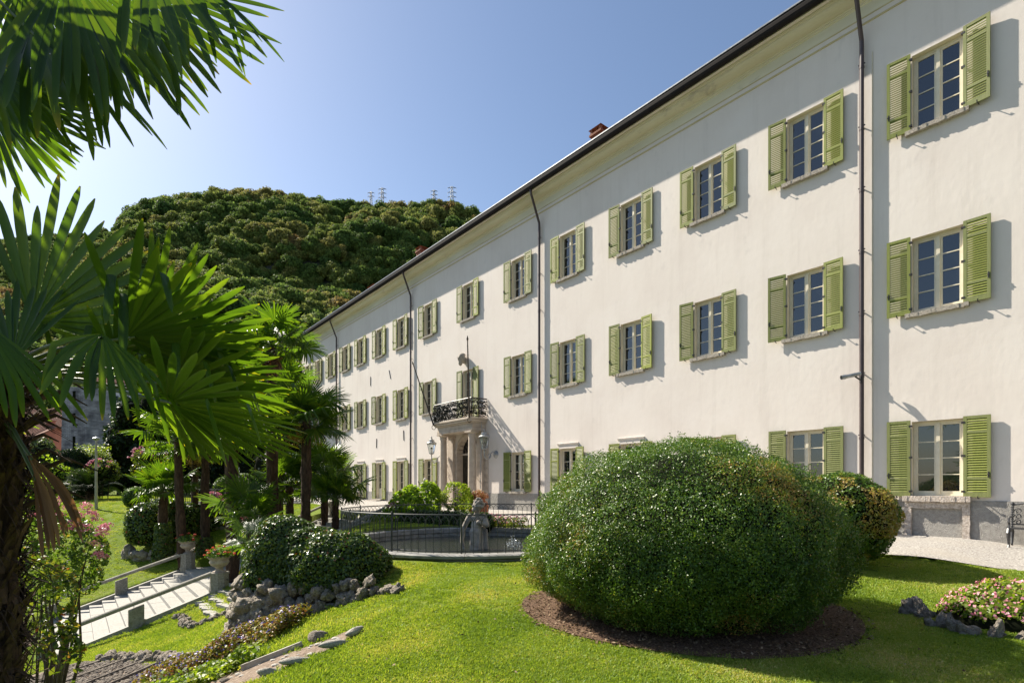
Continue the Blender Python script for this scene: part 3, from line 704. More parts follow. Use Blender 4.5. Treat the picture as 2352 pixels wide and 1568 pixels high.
# cellar opening surround under col 1, hoods over doors, thresholds
m = MB(); s = COLS[1]
def rough_box(m, x0, x1, y0, y1, z0, z1, r, n_=8, ax='x'):
    for k in range(n_):
        if ax == 'x': m.box(x0 + (x1 - x0) * k / n_, x0 + (x1 - x0) * (k + 1) / n_, y0, y1 + r.uniform(-.008, .008), z0 + r.uniform(-.006, .006), z1 + r.uniform(-.005, .005))
        else: m.box(x0 + r.uniform(-.006, .006), x1 + r.uniform(-.006, .006), y0, y1 + r.uniform(-.008, .008), z0 + (z1 - z0) * k / n_, z0 + (z1 - z0) * (k + 1) / n_)
rr_ = random.Random(5)
rough_box(m, s - .62, s + .62, -.1, .16, .915, 1.043, rr_, 14)
m.build('cellar_lintel', M_cellar, VIL)
m = MB(); rough_box(m, s - .60, s + .60, .0, .075, .76, .912, rr_, 12); rough_box(m, s - .60, s - .47, .0, .07, -.2, .758, rr_, 8, 'z'); rough_box(m, s + .47, s + .60, .0, .07, -.2, .758, rr_, 8, 'z')
m.build('cellar_surround', M_cellar, VIL)
for c in sorted(DOORS):
    s = COLS[c]; m = MB()
    m.prof([(0.001, 0), (.03, 0), (.035, .05), (.06, .07), (.07, .11), (.001, .12)], s - WW / 2 - .1, s + WW / 2 + .1, M=Matrix.Translation((0, 0, 2.9)))
    m.box(s - WW / 2 - .07, s - WW / 2 - .003, .001, .028, 2.6, 2.895); m.box(s + WW / 2 + .003, s + WW / 2 + .07, .001, .028, 2.6, 2.895); m.box(s - WW / 2 - .0, s + WW / 2 + .0, .001, .026, 2.805, 2.895)
    m.build('door_hood', M_stucco, VIL)
    b = float(base_z(s)); m = MB(); m.box(s - .62, s + .62, -.2, .26, b - .2, b + .135); m.box(s - .8, s + .8, .261, .62, b - .2, b + .06)
    m.build('threshold', M_sill, VIL, bevel=.01)
# plinth
cuts = [(COLS[c] - WW / 2, COLS[c] + WW / 2) for c in sorted(DOORS)] + [(COLS[1] - .472, COLS[1] + .472), (22.02 - 1.55, 22.02 + 1.55)]
cuts.sort(); x = -11
for a, b in cuts + [(SEND + .02, 0)]:
    m = MB(); m.add([(x, .018, -1), (a, .018, -1), (a, .018, .95), (x, .018, .95), (x, 0.001, .95), (a, 0.001, .95)], [(3, 2, 1, 0), (3, 4, 5, 2)]); m.build('plinth', M_plinth, VIL); x = b
m = MB(); m.box(COLS[1] - .472, COLS[1] + .472, -.02, .004, -1, .76); m.build('cellar_panel', M_plinth, VIL)
# cornice, gutter, roof
m = MB()
m.prof([(-.02, 13.1), (.018, 13.1), (.018, 13.38), (.05, 13.40), (.055, 13.44), (-.02, 13.44)], -11, SEND + .03)
cv = [(-.02, 13.44), (.075, 13.44), (.09, 13.47)] + [(.09 + .30 * math.sin(t), 13.47 + .16 * (1 - math.cos(t))) for t in np.linspace(.25, 1.5, 7)] + [(.42, 13.655), (.43, 13.70), (-.02, 13.70)]
m.prof(cv, -11, SEND + .3)
m.build('cornice', M_cornice, VIL)
m = MB(); m.prof([(-.02, 13.705), (.53, 13.69), (.53, 13.80), (-.02, 13.83)], -11, SEND + .4); m.build('eaves_board', M_stucco, VIL)
m = MB(); m.prof([(-.01, 12.90), (.022, 12.905), (.022, 12.945), (-.01, 12.95)], -11, SEND + .01); m.prof([(-.01, 13.075), (.012, 13.08), (.012, 13.10), (-.01, 13.105)], -11, SEND + .01); m.build('string_course', M_line, VIL)
m = MB(); gp_ = [(.535 + .09 - .10 * math.cos(t), 13.85 - .19 * math.sin(t)) for t in np.linspace(0, math.pi, 9)]
m.prof(gp_ + [(.725, 13.92), (.53, 13.92)], -11, SEND + .45); m.build('gutter', M_gut, VIL)
for k in range(58):
    pass
m = MB(); m.prof([(.60, 13.92), (.60, 13.955), (-6, 17.2), (-12.6, 13.95), (-12.6, 13.9), (-6, 17.1)], -11.5, SEND + .45); rf = m.build('roof', M_tile, VIL)
m = MB(); m.box(-11.2, SEND + .46, .56, .74, 13.925, 13.965); m.build('eaves_edge', M_zinc, rf)
def chimney(s, o, zt, w_, lab=None):
    m = MB(); zb = 13.9 + (-o + .6) * .49 - .3
    m.box(s - w_, s + w_, o - w_, o + w_, zb, zt - .42); m.box(s - w_ - .06, s + w_ + .06, o - w_ - .06, o + w_ + .06, zt - .42, zt - .34)
    for a in (-1, 1):
        for b in (-1, 1): m.box(s + a * w_ * .9 - .05, s + a * w_ * .9 + .05, o + b * w_ * .9 - .05, o + b * w_ * .9 + .05, zt - .34, zt - .16)
    m.add([(s - w_ - .08, o - w_ - .08, zt - .16), (s + w_ + .08, o - w_ - .08, zt - .16), (s + w_ + .08, o + w_ + .08, zt - .16), (s - w_ - .08, o + w_ + .08, zt - .16), (s, o, zt + .02)], [(3, 2, 1, 0), (0, 1, 4), (1, 2, 4), (2, 3, 4), (3, 0, 4)])
    m.build('chimney', M_tile, rf)
def s_at(px, o):                                        # facade coordinate of a sight line on a plane o metres outside the wall
    k = (px - CX) / FOC; Y = (DW - o) / (k * CT + ST); return float(so_of(k * Y, Y)[0])
chimney(s_at(1378, -1.5), -1.5, 16.2, .26); chimney(s_at(970, -1.5), -1.5, 16.3, .27); chimney(s_at(866, -3), -3, 17.0, .5)
# downpipes
for s in (4.67, 16.63, 27.75, 39.1):
    m = MB(); r_ = .052
    m.tube([(s, .60, 13.75), (s, .60, 13.62), (s, .57, 13.50), (s, .20, 12.62), (s, .125, 12.45), (s, .115, 12.3), (s, .115, -.1)], r_, 12)
    for z in np.arange(.9, 12.2, 1.55): m.tube([(s, .115, z), (s, .115, z + .05)], r_ + .008, 12)
    for z in np.arange(1.0, 12.2, 1.55): m.box(s - .012, s + .012, .0, .11, z, z + .02); m.box(s - .075, s + .075, .10, .13, z, z + .022)
    m.build('downpipe', M_pipe, VIL, smooth=False)
# thin cable beside the near downpipe
m = MB(); m.tube([(4.47, .02, 12.1), (4.47, .02, .2)], .011, 5); m.build('cable', M_frame, VIL)
# wall anchors
for s, z, t in ((30.6, 8.3, .35), (33.4, 8.3, -.02), (27.9 + .9, 4.35, .06), (32.5, 4.1, -.06)):
    m = MB(); m.box(-.018, .018, 0.001, .03, -.3, .3); m.build('wall_anchor', M_iron, VIL, loc=(s, 0, z), rot=(0, t, 0))
# ------------------------------------------------------------------ portal
PC = 22.15; zb0 = float(base_z(PC)) - .1
def column(s, o, z0, z1, r):
    m = MB(); m.box(s - r * 1.45, s + r * 1.45, o - r * 1.45, o + r * 1.45, z0 - .3, z0 + .12)
    pr = [(r * 1.35, .12), (r * 1.4, .16), (r * 1.35, .2), (r * 1.12, .22), (r * 1.1, .26)] + [(r * (1.0 + .02 * math.sin(k / 9 * 3)) * (1 - .13 * k / 9), .26 + (z1 - z0 - .5) * k / 9) for k in range(10)]
    pr += [(r * .95, z1 - z0 - .22), (r * .95, z1 - z0 - .19), (r * .88, z1 - z0 - .185), (r * .9, z1 - z0 - .13), (r * 1.2, z1 - z0 - .07)]
    m.lathe(pr, 24, (s, o, z0)); m.box(s - r * 1.3, s + r * 1.3, o - r * 1.3, o + r * 1.3, z1 - .07, z1)
    o_ = m.build('column', M_stone, VIL, smooth=True)
    e = o_.modifiers.new('split', 'EDGE_SPLIT'); e.split_angle = R(35)
column(PC - 1.27, .60, zb0, 3.93, .195); column(PC + 1.27, .60, zb0, 3.93, .195)
for g in (-1, 1):
    m = MB(); a, b = sorted((PC + g * 1.05, PC + g * 1.5)); m.box(a, b, .001, .17, zb0 - .3, 3.78); m.box(a - .04, b + .04, .001, .21, 3.78, 3.93); m.box(a - .04, b + .04, .001, .21, zb0 - .3, zb0 + .3)
    m.build('pilaster', M_stone, VIL, bevel=.008)
    for k in range(11):                                  # rusticated quoins
        m = MB(); wd = .30; a, b = sorted((PC + g * 1.505, PC + g * (1.505 + wd))); z = zb0 + .34 * k
        m.box(a, b, .001, .05, z + .012, z + .335); m.build('quoin', M_stone, VIL, bevel=.012)
        m = MB(); a, b = sorted((PC + g * .955, PC + g * 1.045)); m.box(a, b, .001, .06, z + .012, z + .335)
        if z < 2.9: m.build('quoin', M_stone, VIL, bevel=.012)
# arch surround and wall panel above
m = MB(); N_ = 12
for k in range(N_):
    a0, a1 = math.pi * k / N_, math.pi * (k + 1) / N_
    V = []
    for a_ in (a0 + .012, a1 - .012):
        for r_ in (DW2, DW2 + .13):
            for y_ in (-.3, .09): V.append((DC + r_ * math.cos(a_), y_, DSP + r_ * math.sin(a_)))
    m.add(V, [(0, 1, 3, 2), (4, 6, 7, 5), (0, 4, 5, 1), (2, 3, 7, 6), (1, 5, 7, 3), (0, 2, 6, 4)])
for g in (-1, 1):
    a, b = sorted((DC + g * DW2, DC + g * (DW2 + .085))); m.box(a, b, -.3, .08, zb0 - .2, DSP)
m.build('door_arch', M_stone, VIL)
m = MB(); V = []; K = 16                                     # spandrel wall filling the square opening above the arch
for k in range(K + 1):
    a_ = math.pi * k / K; V += [(DC + DW2 * math.cos(a_), .0, DSP + DW2 * math.sin(a_)), (DC + DW2 * math.cos(a_), 0, 3.9)]
m.add(V, [(2 * k, 2 * k + 2, 2 * k + 3, 2 * k + 1) for k in range(K)]); m.build('spandrel', M_stucco, VIL)
m = MB(); m.box(DC - DW2, DC + DW2, -.36, -.30, zb0 - .2, 2.87, 0); m.box(DC - DW2, DC + DW2, -.34, -.24, 2.87, 2.97, 1)
for g in (-1, 1):
    for k in range(4): m.box(*sorted((DC + g * .08, DC + g * .74)), -.30, -.27, zb0 + .15 + k * .68, zb0 + .7 + k * .68, 0)
m.build('door', [M_door, M_stone], VIL)
m = MB(); m.box(DC - DW2, DC + DW2, -.36, -.34, 2.97, 3.8, 0); m.build('fanlight', M_glass, VIL)
m = MB()
for k in range(1, 8):
    a_ = math.pi * k / 8; m.tube([(DC + .15 * math.cos(a_), -.3, DSP + .05 + .15 * math.sin(a_)), (DC + .82 * math.cos(a_), -.3, DSP + .02 + .80 * math.sin(a_))], .012, 5)
for q in range(26):
    a_ = rs.uniform(.3, 2.8); r_ = rs.uniform(.2, .72); c_ = Vector((DC + r_ * math.cos(a_), -.29, DSP + .04 + r_ * math.sin(a_)))
    m.tube([c_ + Vector((.07 * math.cos(t) * (1 - t / 9), 0, .07 * math.sin(t) * (1 - t / 9))) for t in np.linspace(0, 6, 9)], .012, 4)
m.build('fanlight_grille', M_iron, VIL)
# entablature and balcony
m = MB(); E0, E1 = PC - 1.58, PC + 1.58
for z0, z1, ex in ((3.932, 4.10, 0), (4.102, 4.30, -.02), (4.302, 4.36, .06), (4.362, 4.46, .12), (4.462, 4.56, .18)):
    m.box(E0 - ex, E1 + ex, .002, .80 + ex, z0, z1)
m.build('entablature', M_stone, VIL, bevel=.015)
bal = MB(); B0, B1, BO, Z0, Z1 = E0 - .1, E1 + .1, .90, 4.56, 5.46
run = [(B0, .02), (B0, BO), (B1, BO), (B1, .02)]
for z in (Z0 + .05, Z1): bal.tube([(x, y, z) for x, y in run], .022 if z < 5 else .034, 6)
for x, y in run[1:3]: bal.tube([(x, y, Z0), (x, y, Z1 + .05)], .028, 6)
br_ = bal.build('balcony_railing', M_iron, VIL)
M_balg = noise_mat('verdigris_iron', [(.3, (.005, .008, .006)), (.6, (.012, .018, .014)), (.8, (.035, .042, .03))], scale=9, rough=.6, spec=.25)
m = MB(); seg = [((B0, .02), (B0, BO)), ((B0, BO), (B1, BO)), ((B1, BO), (B1, .02))]
for (xa, ya), (xb, yb) in seg:
    L = math.hypot(xb - xa, yb - ya); k = int(L / .125)
    for i in range(k):
        t0 = (i + .5) / k; bx, by = xa + (xb - xa) * t0, ya + (yb - ya) * t0; tx, ty = (xb - xa) / L, (yb - ya) / L
        for rowz in range(3):
            zc = Z0 + .2 + .26 * rowz + rs.uniform(-.04, .04); g = rs.choice((-1, 1)); ph = rs.uniform(0, 6.28); R0 = rs.uniform(.10, .14)
            pts = []
            for t in np.linspace(0, 7.5, 12):
                r_ = R0 * (1 - t / 9.5); u_ = g * r_ * math.cos(t + ph); bulge = .06 * math.sin(math.pi * (zc + r_ * math.sin(t + ph) - Z0) / .9) + rs.uniform(-.02, .02)
                nx_, ny_ = -ty, tx
                pts.append((bx + tx * u_ + nx_ * bulge, by + ty * u_ + ny_ * bulge, zc + r_ * math.sin(t + ph)))
            m.tube(pts, .016, 5, caps=False)
            for q in range(9):
                p_ = Vector(pts[rs.randrange(len(pts))]); d_ = Vector((rs.gauss(0, 1), rs.gauss(0, 1), rs.gauss(0, 1))).normalized() * .085; e_ = d_.cross(Vector((rs.gauss(0, 1), rs.gauss(0, 1), rs.gauss(0, 1)))).normalized() * .04
                m.add([p_, p_ + d_ * .5 + e_, p_ + d_, p_ + d_ * .5 - e_], [(0, 1, 2, 3)])
o = m.build('railing_scrollwork', M_balg, br_); o['kind'] = 'stuff'
# carved head above the balcony window
m = MB(); hs, hz = 22.3, 7.72
m.box(hs - .1, hs + .1, -.02, .22, hz - .2, hz + .08); m.ball((hs, .26, hz), .2, 10, sq=(.85, .9, 1.25)); m.ball((hs, .40, hz - .02), .06, 6, sq=(.7, 1.3, 1.2)); m.ball((hs, .30, hz - .22), .12, 8, sq=(.9, .9, 1.3))
m.ball((hs, .2, hz + .17), .2, 8, sq=(1.1, .8, .6))
for g in (-1, 1): m.ball((hs + g * .15, .2, hz + .02), .09, 6, sq=(.8, .8, 1.8)); m.ball((hs + g * .07, .42, hz + .05), .035, 5)
o = m.build('carved_head', M_sill, VIL, smooth=True)
rmd = o.modifiers.new('one', 'REMESH'); rmd.mode = 'VOXEL'; rmd.voxel_size = .022; rmd.use_smooth_shade = True
# flag poles (spears) at the balcony corners
M_rod = noise_mat('old_iron', [(.3, (.03, .024, .02)), (.7, (.09, .07, .055))], scale=14, rough=.6)
for (sa, oa, za), (sb_, ob, zt_), lb in (((PC - 1.6, .98, 4.5), (18.9, 2.24, 7.8), 'spiral iron flagpole standing at the balcony corner by the chain'), ((PC + 1.6, .98, 4.42), (24.6, 1.77, 7.8), 'plain iron flagpole leaning out from the balcony, beside the downpipe')):
    A, B = fac(sa, oa, za), fac(sb_, ob, zt_); t = thing('flagpole', lb, 'flagpole', A)
    d = B - A; m = MB(); m.tube([(0, 0, 0), d * .94], [.04, .024], 8)
    for k in range(28): q = d * (k / 28 * .9); m.tube([q, q + d * .012], .046 - .016 * k / 28, 6)
    m.build('shaft', M_rod, t)
    m = MB(); m.tube([d * .93, d * .955, d], [.012, .05, .002], 6); m.build('spear_tip', M_rod, t)
    m = MB(); m.tube([(.11 * math.cos(a_) * NV[0] * -1 + .0, .11 * math.cos(a_) * NV[1] * -1, .11 * math.sin(a_) - .1) for a_ in np.linspace(0, 6.283, 17)], .016, 5, caps=False); m.build('ring', M_rod, t)
# wall lanterns
M_lglass = plain('lantern_glass', (.8, .85, .85), .05); M_lglass.node_tree.nodes['Principled BSDF'].inputs['Transmission Weight'].default_value = .9
for s, lb in ((19.77, 'grey wall lantern on a scroll bracket beside the portal quoins and chain'), (24.45, 'grey wall lantern with a finial beside the portal column and green shutter')):
    A = fac(s, 0, 2.78); t = thing('wall_lantern', lb, 'lantern', A, ROTF, 'lanterns flanking the portal'); t.scale = (1.25, 1.25, 1.25)
    m = MB(); m.lathe([(.15, 0), (.13, .03), (.05, .07), (.02, .1)], 14, M=Matrix.Rotation(R(-90), 4, 'X')); m.build('wall_rose', M_zinc, t)
    m = MB(); m.tube([(0, .05, 0), (0, .16, .10), (0, .24, .02), (0, .30, -.15), (0, .42, -.2), (0, .53, -.12), (0, .55, .08), (0, .55, .16)], .022, 7)
    m.tube([(0, .30 + .07 * math.cos(q), -.06 + .07 * math.sin(q)) for q in np.linspace(0, 5.5, 10)], .014, 5); m.build('bracket', M_zinc, t)
    m = MB(); C0 = (0, .55, 0)
    m.lathe([(.05, .15), (.10, .18), (.10, .20)], 6, C0); m.lathe([(.215, .60), (.22, .63), (.16, .68), (.12, .70), (.115, .76), (.06, .80), (.02, .82), (.035, .86), (.005, .93)], 12, C0)
    for k in range(6):
        a_ = math.pi / 3 * k; m.tube([(.10 * math.cos(a_), .55 + .10 * math.sin(a_), .2), (.18 * math.cos(a_), .55 + .18 * math.sin(a_), .61)], .009, 4)
    m.build('lantern_frame', M_zinc, t)
    m = MB(); m.lathe([(.092, .2), (.172, .605)], 6, C0); m.build('glass', M_lglass, t)
    m = MB(); m.tube([(0, .55, .2), (0, .55, .36)], .018, 6); m.ball((0, .55, .41), .045, 6); m.build('bulb', M_frame, t)
# hanging chain by the portal
m = MB(); p_ = Vector((20.42, .35, 4.35))
for k in range(44):
    q = Vector((20.42 + .02 * math.sin(k), .35 + .01 * k * .2, 4.3 - k * .072)); a_ = (k % 2) * math.pi / 2
    ring = [q + Vector((.022 * math.cos(t) * math.cos(a_), .022 * math.cos(t) * math.sin(a_), .045 * math.sin(t))) for t in np.linspace(0, 6.283, 9)]
    m.tube(ring, .009, 4, caps=False)
o = m.build('hanging_chain', M_zinc, None, loc=(P0[0], P0[1], 0), rot=(0, 0, ROTF)); set_tags(o, 'long metal chain hanging from the balcony corner of the portal', 'chain')
# security camera on near downpipe
t = thing('security_camera', 'grey bullet security camera clamped to the downpipe', 'camera', fac(4.67, .17, 3.98), ROTF)
m = MB(); q = Vector((.42, .42, -.12)).normalized(); a_ = Vector((.02, .16, .08)); m.tube([a_ - q * .06, a_ + q * .34], .05, 14); m.box(-.01, .01, 0, .01, 0, .01); m.build('housing', M_zinc, t)
m = MB(); m.tube([a_ + q * .3, a_ + q * .40], [.058, .056], 14, caps=False); m.build('sun_hood', M_zinc, t)
m = MB(); m.tube([(0, -.01, -.04), (.0, .07, -.05), a_ + q * .06 - Vector((0, 0, .05))], .02, 8); m.tube([(0, -.02, -.11), (0, -.02, .03)], .045, 8); m.build('mount', M_iron, t)
# ------------------------------------------------------------------ stone works of the garden
M_pool = noise_mat('weathered_rim', [(.25, (.13, .125, .115)), (.5, (.30, .29, .27)), (.75, (.48, .46, .43))], scale=5, detail=9, rough=.85, bump=.6, bscale=26, bdist=.015, stretch=(1, 1, 3), big=(2.5, (.10, .10, .09), .52, .72))
M_step = noise_mat('pale_granite', [(.25, (.25, .235, .21)), (.5, (.35, .335, .305)), (.75, (.43, .415, .385))], scale=16, detail=7, rough=.8, bump=.3, bscale=60, bdist=.006, big=(1.3, (.26, .245, .215), .5, .8))
M_rail = noise_mat('lichen_granite', [(.25, (.17, .155, .13)), (.5, (.31, .29, .25)), (.75, (.44, .41, .36))], scale=20, detail=7, rough=.9, bump=.5, bscale=60, bdist=.008, big=(2.2, (.16, .145, .115), .5, .75))
M_urn = noise_mat('cast_stone_urn', [(.25, (.24, .2, .16)), (.5, (.40, .34, .28)), (.75, (.52, .46, .39))], scale=9, detail=8, rough=.9, bump=.5, bscale=40, bdist=.008, big=(3, (.22, .185, .15), .5, .8))
M_statue = noise_mat('statue_stone', [(.25, (.16, .135, .11)), (.5, (.38, .335, .28)), (.75, (.55, .495, .42))], scale=6, detail=9, rough=.9, bump=.6, bscale=30, bdist=.012, big=(3, (.10, .09, .08), .5, .68))
M_tufa = noise_mat('tufa_rock', [(.22, (.10, .083, .065)), (.5, (.37, .32, .26)), (.8, (.60, .54, .46))], scale=4, detail=10, rough=.95, bump=1, bscale=13, bdist=.06)
M_terra = noise_mat('terracotta', [(.3, (.32, .11, .055)), (.7, (.45, .18, .09))], scale=5, rough=.85)
M_fence = noise_mat('dark_green_iron', [(.3, (.022, .026, .024)), (.7, (.05, .055, .05))], scale=10, rough=.45, spec=.5)
M_water, n, l, p = mat_new('pool_water')
p.inputs['Base Color'].default_value = (.012, .016, .008, 1); p.inputs['Roughness'].default_value = .03; p.inputs['Specular IOR Level'].default_value = .6
tc = n.new('ShaderNodeTexCoord'); mp = n.new('ShaderNodeMapping'); mp.inputs[3].default_value = (1, 2.2, 1); l.new(tc.outputs['Object'], mp.inputs[0])
wv = n.new('ShaderNodeTexNoise'); wv.inputs['Scale'].default_value = 7; wv.inputs['Detail'].default_value = 3; l.new(mp.outputs[0], wv.inputs[0])
bp = n.new('ShaderNodeBump'); bp.inputs['Strength'].default_value = .9; bp.inputs['Distance'].default_value = .05; l.new(wv.outputs[0], bp.inputs['Height']); l.new(bp.outputs[0], p.inputs['Normal'])
M_spray = plain('water_spray', (.85, .9, .92), .15); M_spray.node_tree.nodes['Principled BSDF'].inputs['Transmission Weight'].default_value = .6

def remesh(o, v=.02, sm=2):
    r = o.modifiers.new('one_body', 'REMESH'); r.mode = 'VOXEL'; r.voxel_size = v; r.use_smooth_shade = True
    if sm: k = o.modifiers.new('soft', 'SMOOTH'); k.iterations = sm; k.factor = .5
    return o
def ring_sector(r0, r1, z0, z1, a0, a1, k=6, prof=None):
    """block of a ring with moulded section prof [(r,z)...]"""
    pr = prof or [(r0, z0), (r1, z0), (r1, z1), (r0, z1)]; q = len(pr); V, F = [], []
    for i in range(k + 1):
        a = a0 + (a1 - a0) * i / k
        for r_, z in pr: V.append((r_ * math.cos(a), r_ * math.sin(a), z))
    for i in range(k):
        for j in range(q): F.append((i * q + j, i * q + (j + 1) % q, (i + 1) * q + (j + 1) % q, (i + 1) * q + j))
    F += [tuple(range(q))[::-1], tuple(range(k * q, (k + 1) * q))]
    return V, [f[::-1] for f in F]
def fountain(c, zr, lab, labf, np_, hoops_full=True):
    t = thing('fountain_pool', lab, 'fountain', (c[0], c[1], zr), 0)
    pr = [(PR - .15, -.75), (PR - .15, -.16), (PR - .19, -.14), (PR - .19, -.02), (PR - .16, 0), (PR + .13, 0), (PR + .17, -.02), (PR + .17, -.07), (PR + .12, -.10), (PR + .13, -.13), (PR + .20, -.2), (PR + .20, -.75)]
    nb = 16
    for k in range(nb):
        a0, a1 = 2 * math.pi * k / nb, 2 * math.pi * (k + 1) / nb
        V, F = ring_sector(0, 0, 0, 0, a0 + .0012, a1 - .0012, 7, pr)
        MB().add(V, F).build('rim_block', M_pool, t, loc=(0, 0, random.uniform(-.004, .004)))
    m = MB(); m.lathe([(PR - .151, -.26), (.001, -.26)], 72, caps=False); m.build('water', M_water, t)
    m = MB(); m.lathe([(PR - .16, -.7), (.01, -.7)], 48, caps=False); m.build('basin_floor', M_pool, t)
    f = thing('iron_fence', labf, 'fence', (c[0], c[1], zr), 0, 'hoop fences round the two pools')
    RF, HF, n_ = PR - .09, .755, np_; da = 2 * math.pi / n_
    m = MB(); K = n_ * 2
    for z, r_ in ((HF, .012), (.045, .009)):
        m.tube([(RF * math.cos(2 * math.pi * k / K), RF * math.sin(2 * math.pi * k / K), z) for k in range(K + 1)], r_, 5, caps=False)
        m.build('top_rail' if z > .5 else 'bottom_rail', M_fence, f); m = MB()
    pts = []; zt = HF - .012 - RF * da
    wv_ = da                                                # hoop spans two spacings so hoops cross
    for k in range(25):
        q = k / 24
        if q < .3: ang, z = -wv_, zt * q / .3
        elif q > .7: ang, z = wv_, zt * (1 - q) / .3
        else:
            b_ = math.pi * (1 - (q - .3) / .4); ang, z = wv_ * math.cos(b_), zt + (HF - .012 - zt) * math.sin(b_)
        pts.append((RF * math.cos(ang), RF * math.sin(ang), z))
    hm = MB().tube(pts, .0062, 5, caps=False).mesh('hoop', M_fence)
    for k in range(n_): link('hoop', hm, f, (0, 0, 0), (0, 0, k * da))
    pm = MB().tube([(RF, 0, 0), (RF, 0, HF + .02)], .017, 6).ball((RF, 0, HF + .03), .02, 5).mesh('post', M_fence)
    for k in range(14): link('post', pm, f, None, (0, 0, 2 * math.pi * (k + .45) / 14))
    return t
fountain(POOL, ZRIM, 'round stone fountain pool with dark water, in front of the big clipped bush', 'dark iron hoop fence on the rim of the pool with the kneeling statue', 132)
fountain(POOL2, .36, 'round stone fountain pool behind the palm trunks and ivy hedge', 'dark iron hoop fence on the pool rim behind the palm trunks', 96)
# statue in the near pool: child on a stump, one arm hanging, head turned
def capsule(m, a, b, ra, rb, n_=10):
    a, b = Vector(a), Vector(b); k = 5
    m.tube([a + (b - a) * i / k for i in range(k + 1)], [ra + (rb - ra) * i / k for i in range(k + 1)], n_); m.ball(a, ra, 8); m.ball(b, rb, 8)
st = thing('statue', 'weathered stone child statue standing in the near fountain pool', 'statue', (POOL[0] + .02, POOL[1] - .25, ZRIM - .62))
m = MB(); Zb = .32
m.lathe([(.34, 0), (.31, .2), (.27, Zb), (.2, Zb + .03)], 12)
for q, (x_, h_, r_) in enumerate(((.17, .55, .085), (.24, .5, .06), (.11, .42, .07))): capsule(m, (x_, .03 - .05 * q, Zb - .1), (x_ - .01, .03 - .04 * q, Zb + h_), r_ * 1.15, r_ * .8)   # split stump at the right
capsule(m, (-.05, -.06, Zb - .05), (-.06, -.10, Zb + .36), .12, .115); capsule(m, (.05, -.02, Zb - .05), (.03, -.04, Zb + .40), .10, .12)       # legs under drapery
m.ball((-.03, -.06, Zb + .46), .165, 9, sq=(1.0, .9, .85)); m.ball((-.01, -.05, Zb + .62), .14, 9, sq=(1.0, .85, 1.15)); m.ball((.0, -.02, Zb + .80), .155, 9, sq=(1.2, .8, .8))
capsule(m, (.0, -.02, Zb + .88), (.02, -.04, Zb + 1.0), .075, .07)
m.ball((.03, -.06, Zb + 1.13), .135, 10, sq=(.92, 1.0, 1.15)); m.ball((-.09, -.12, Zb + 1.12), .03, 6); m.ball((-.05, -.11, Zb + 1.03), .07, 7)
capsule(m, (-.18, -.03, Zb + .85), (-.335, -.07, Zb + .55), .075, .062); capsule(m, (-.335, -.07, Zb + .55), (-.37, -.08, Zb + .22), .068, .045); capsule(m, (-.37, -.08, Zb + .22), (-.31, -.1, Zb + .02), .045, .05)
for q in (-.03, 0, .03): capsule(m, (-.31 + q, -.1, Zb + .02), (-.29 + q, -.13, Zb - .08), .018, .014, 6)
capsule(m, (.18, -.02, Zb + .85), (.26, -.10, Zb + .64), .078, .066); capsule(m, (.26, -.10, Zb + .64), (.09, -.19, Zb + .70), .06, .046); m.ball((.05, -.2, Zb + .72), .052, 6)
m.ball((-.22, -.1, Zb - .06), .10, 7, sq=(1.3, 1, .8))
for g in (-.11, -.05, .01, .07): capsule(m, (g, -.16, Zb + .44), (g - .03 + .1 * g, -.185, Zb - .12), .022, .038, 6)
remesh(m.build('body', M_statue, st), .012, 1)
m = MB(); rr = random.Random(8)
for k in range(46):
    a = rr.uniform(0, 6.28); e = rr.uniform(-.35, 1.4); d = Vector((math.cos(a) * math.cos(e), math.sin(a) * math.cos(e) * 1.05, math.sin(e) * 1.12))
    if d.x < -.45 and e < .5: continue
    m.ball(Vector((.035, -.055, Zb + 1.145)) + d * .135, rr.uniform(.032, .05), 5)
remesh(m.build('hair', M_statue, st), .01, 0)
# water splash beside the statue
def splash(c, n_, h, r, name, lab, jet=False):
    P = []; rg = np.random.default_rng(5); m = MB()
    for k in range(n_):
        if jet: z = h * k / n_; x, y = rg.normal(0, .012 + .02 * (1 - z / h), 2)
        else: z = abs(rg.normal(0, h * .5)); x, y = rg.normal(0, r * (1 - min(1, z / h) * .6), 2)
        m.ball((c[0] + x, c[1] + y, c[2] + z), rg.uniform(.006, .016), 4, sq=(1, 1, rg.uniform(1, 2.4)))
    o = m.build(name, M_spray, None, smooth=True); o['kind'] = 'stuff'; o['label'] = lab
splash((POOL[0] + .95, POOL[1] + .2, ZRIM - .26), 150, .2, .13, 'water_splash', 'white splash of falling water in the near pool')
splash((POOL2[0] - .5, POOL2[1], .1), 240, 2.3, .02, 'water_jet', 'thin rising water jet of the pool behind the palms', True)
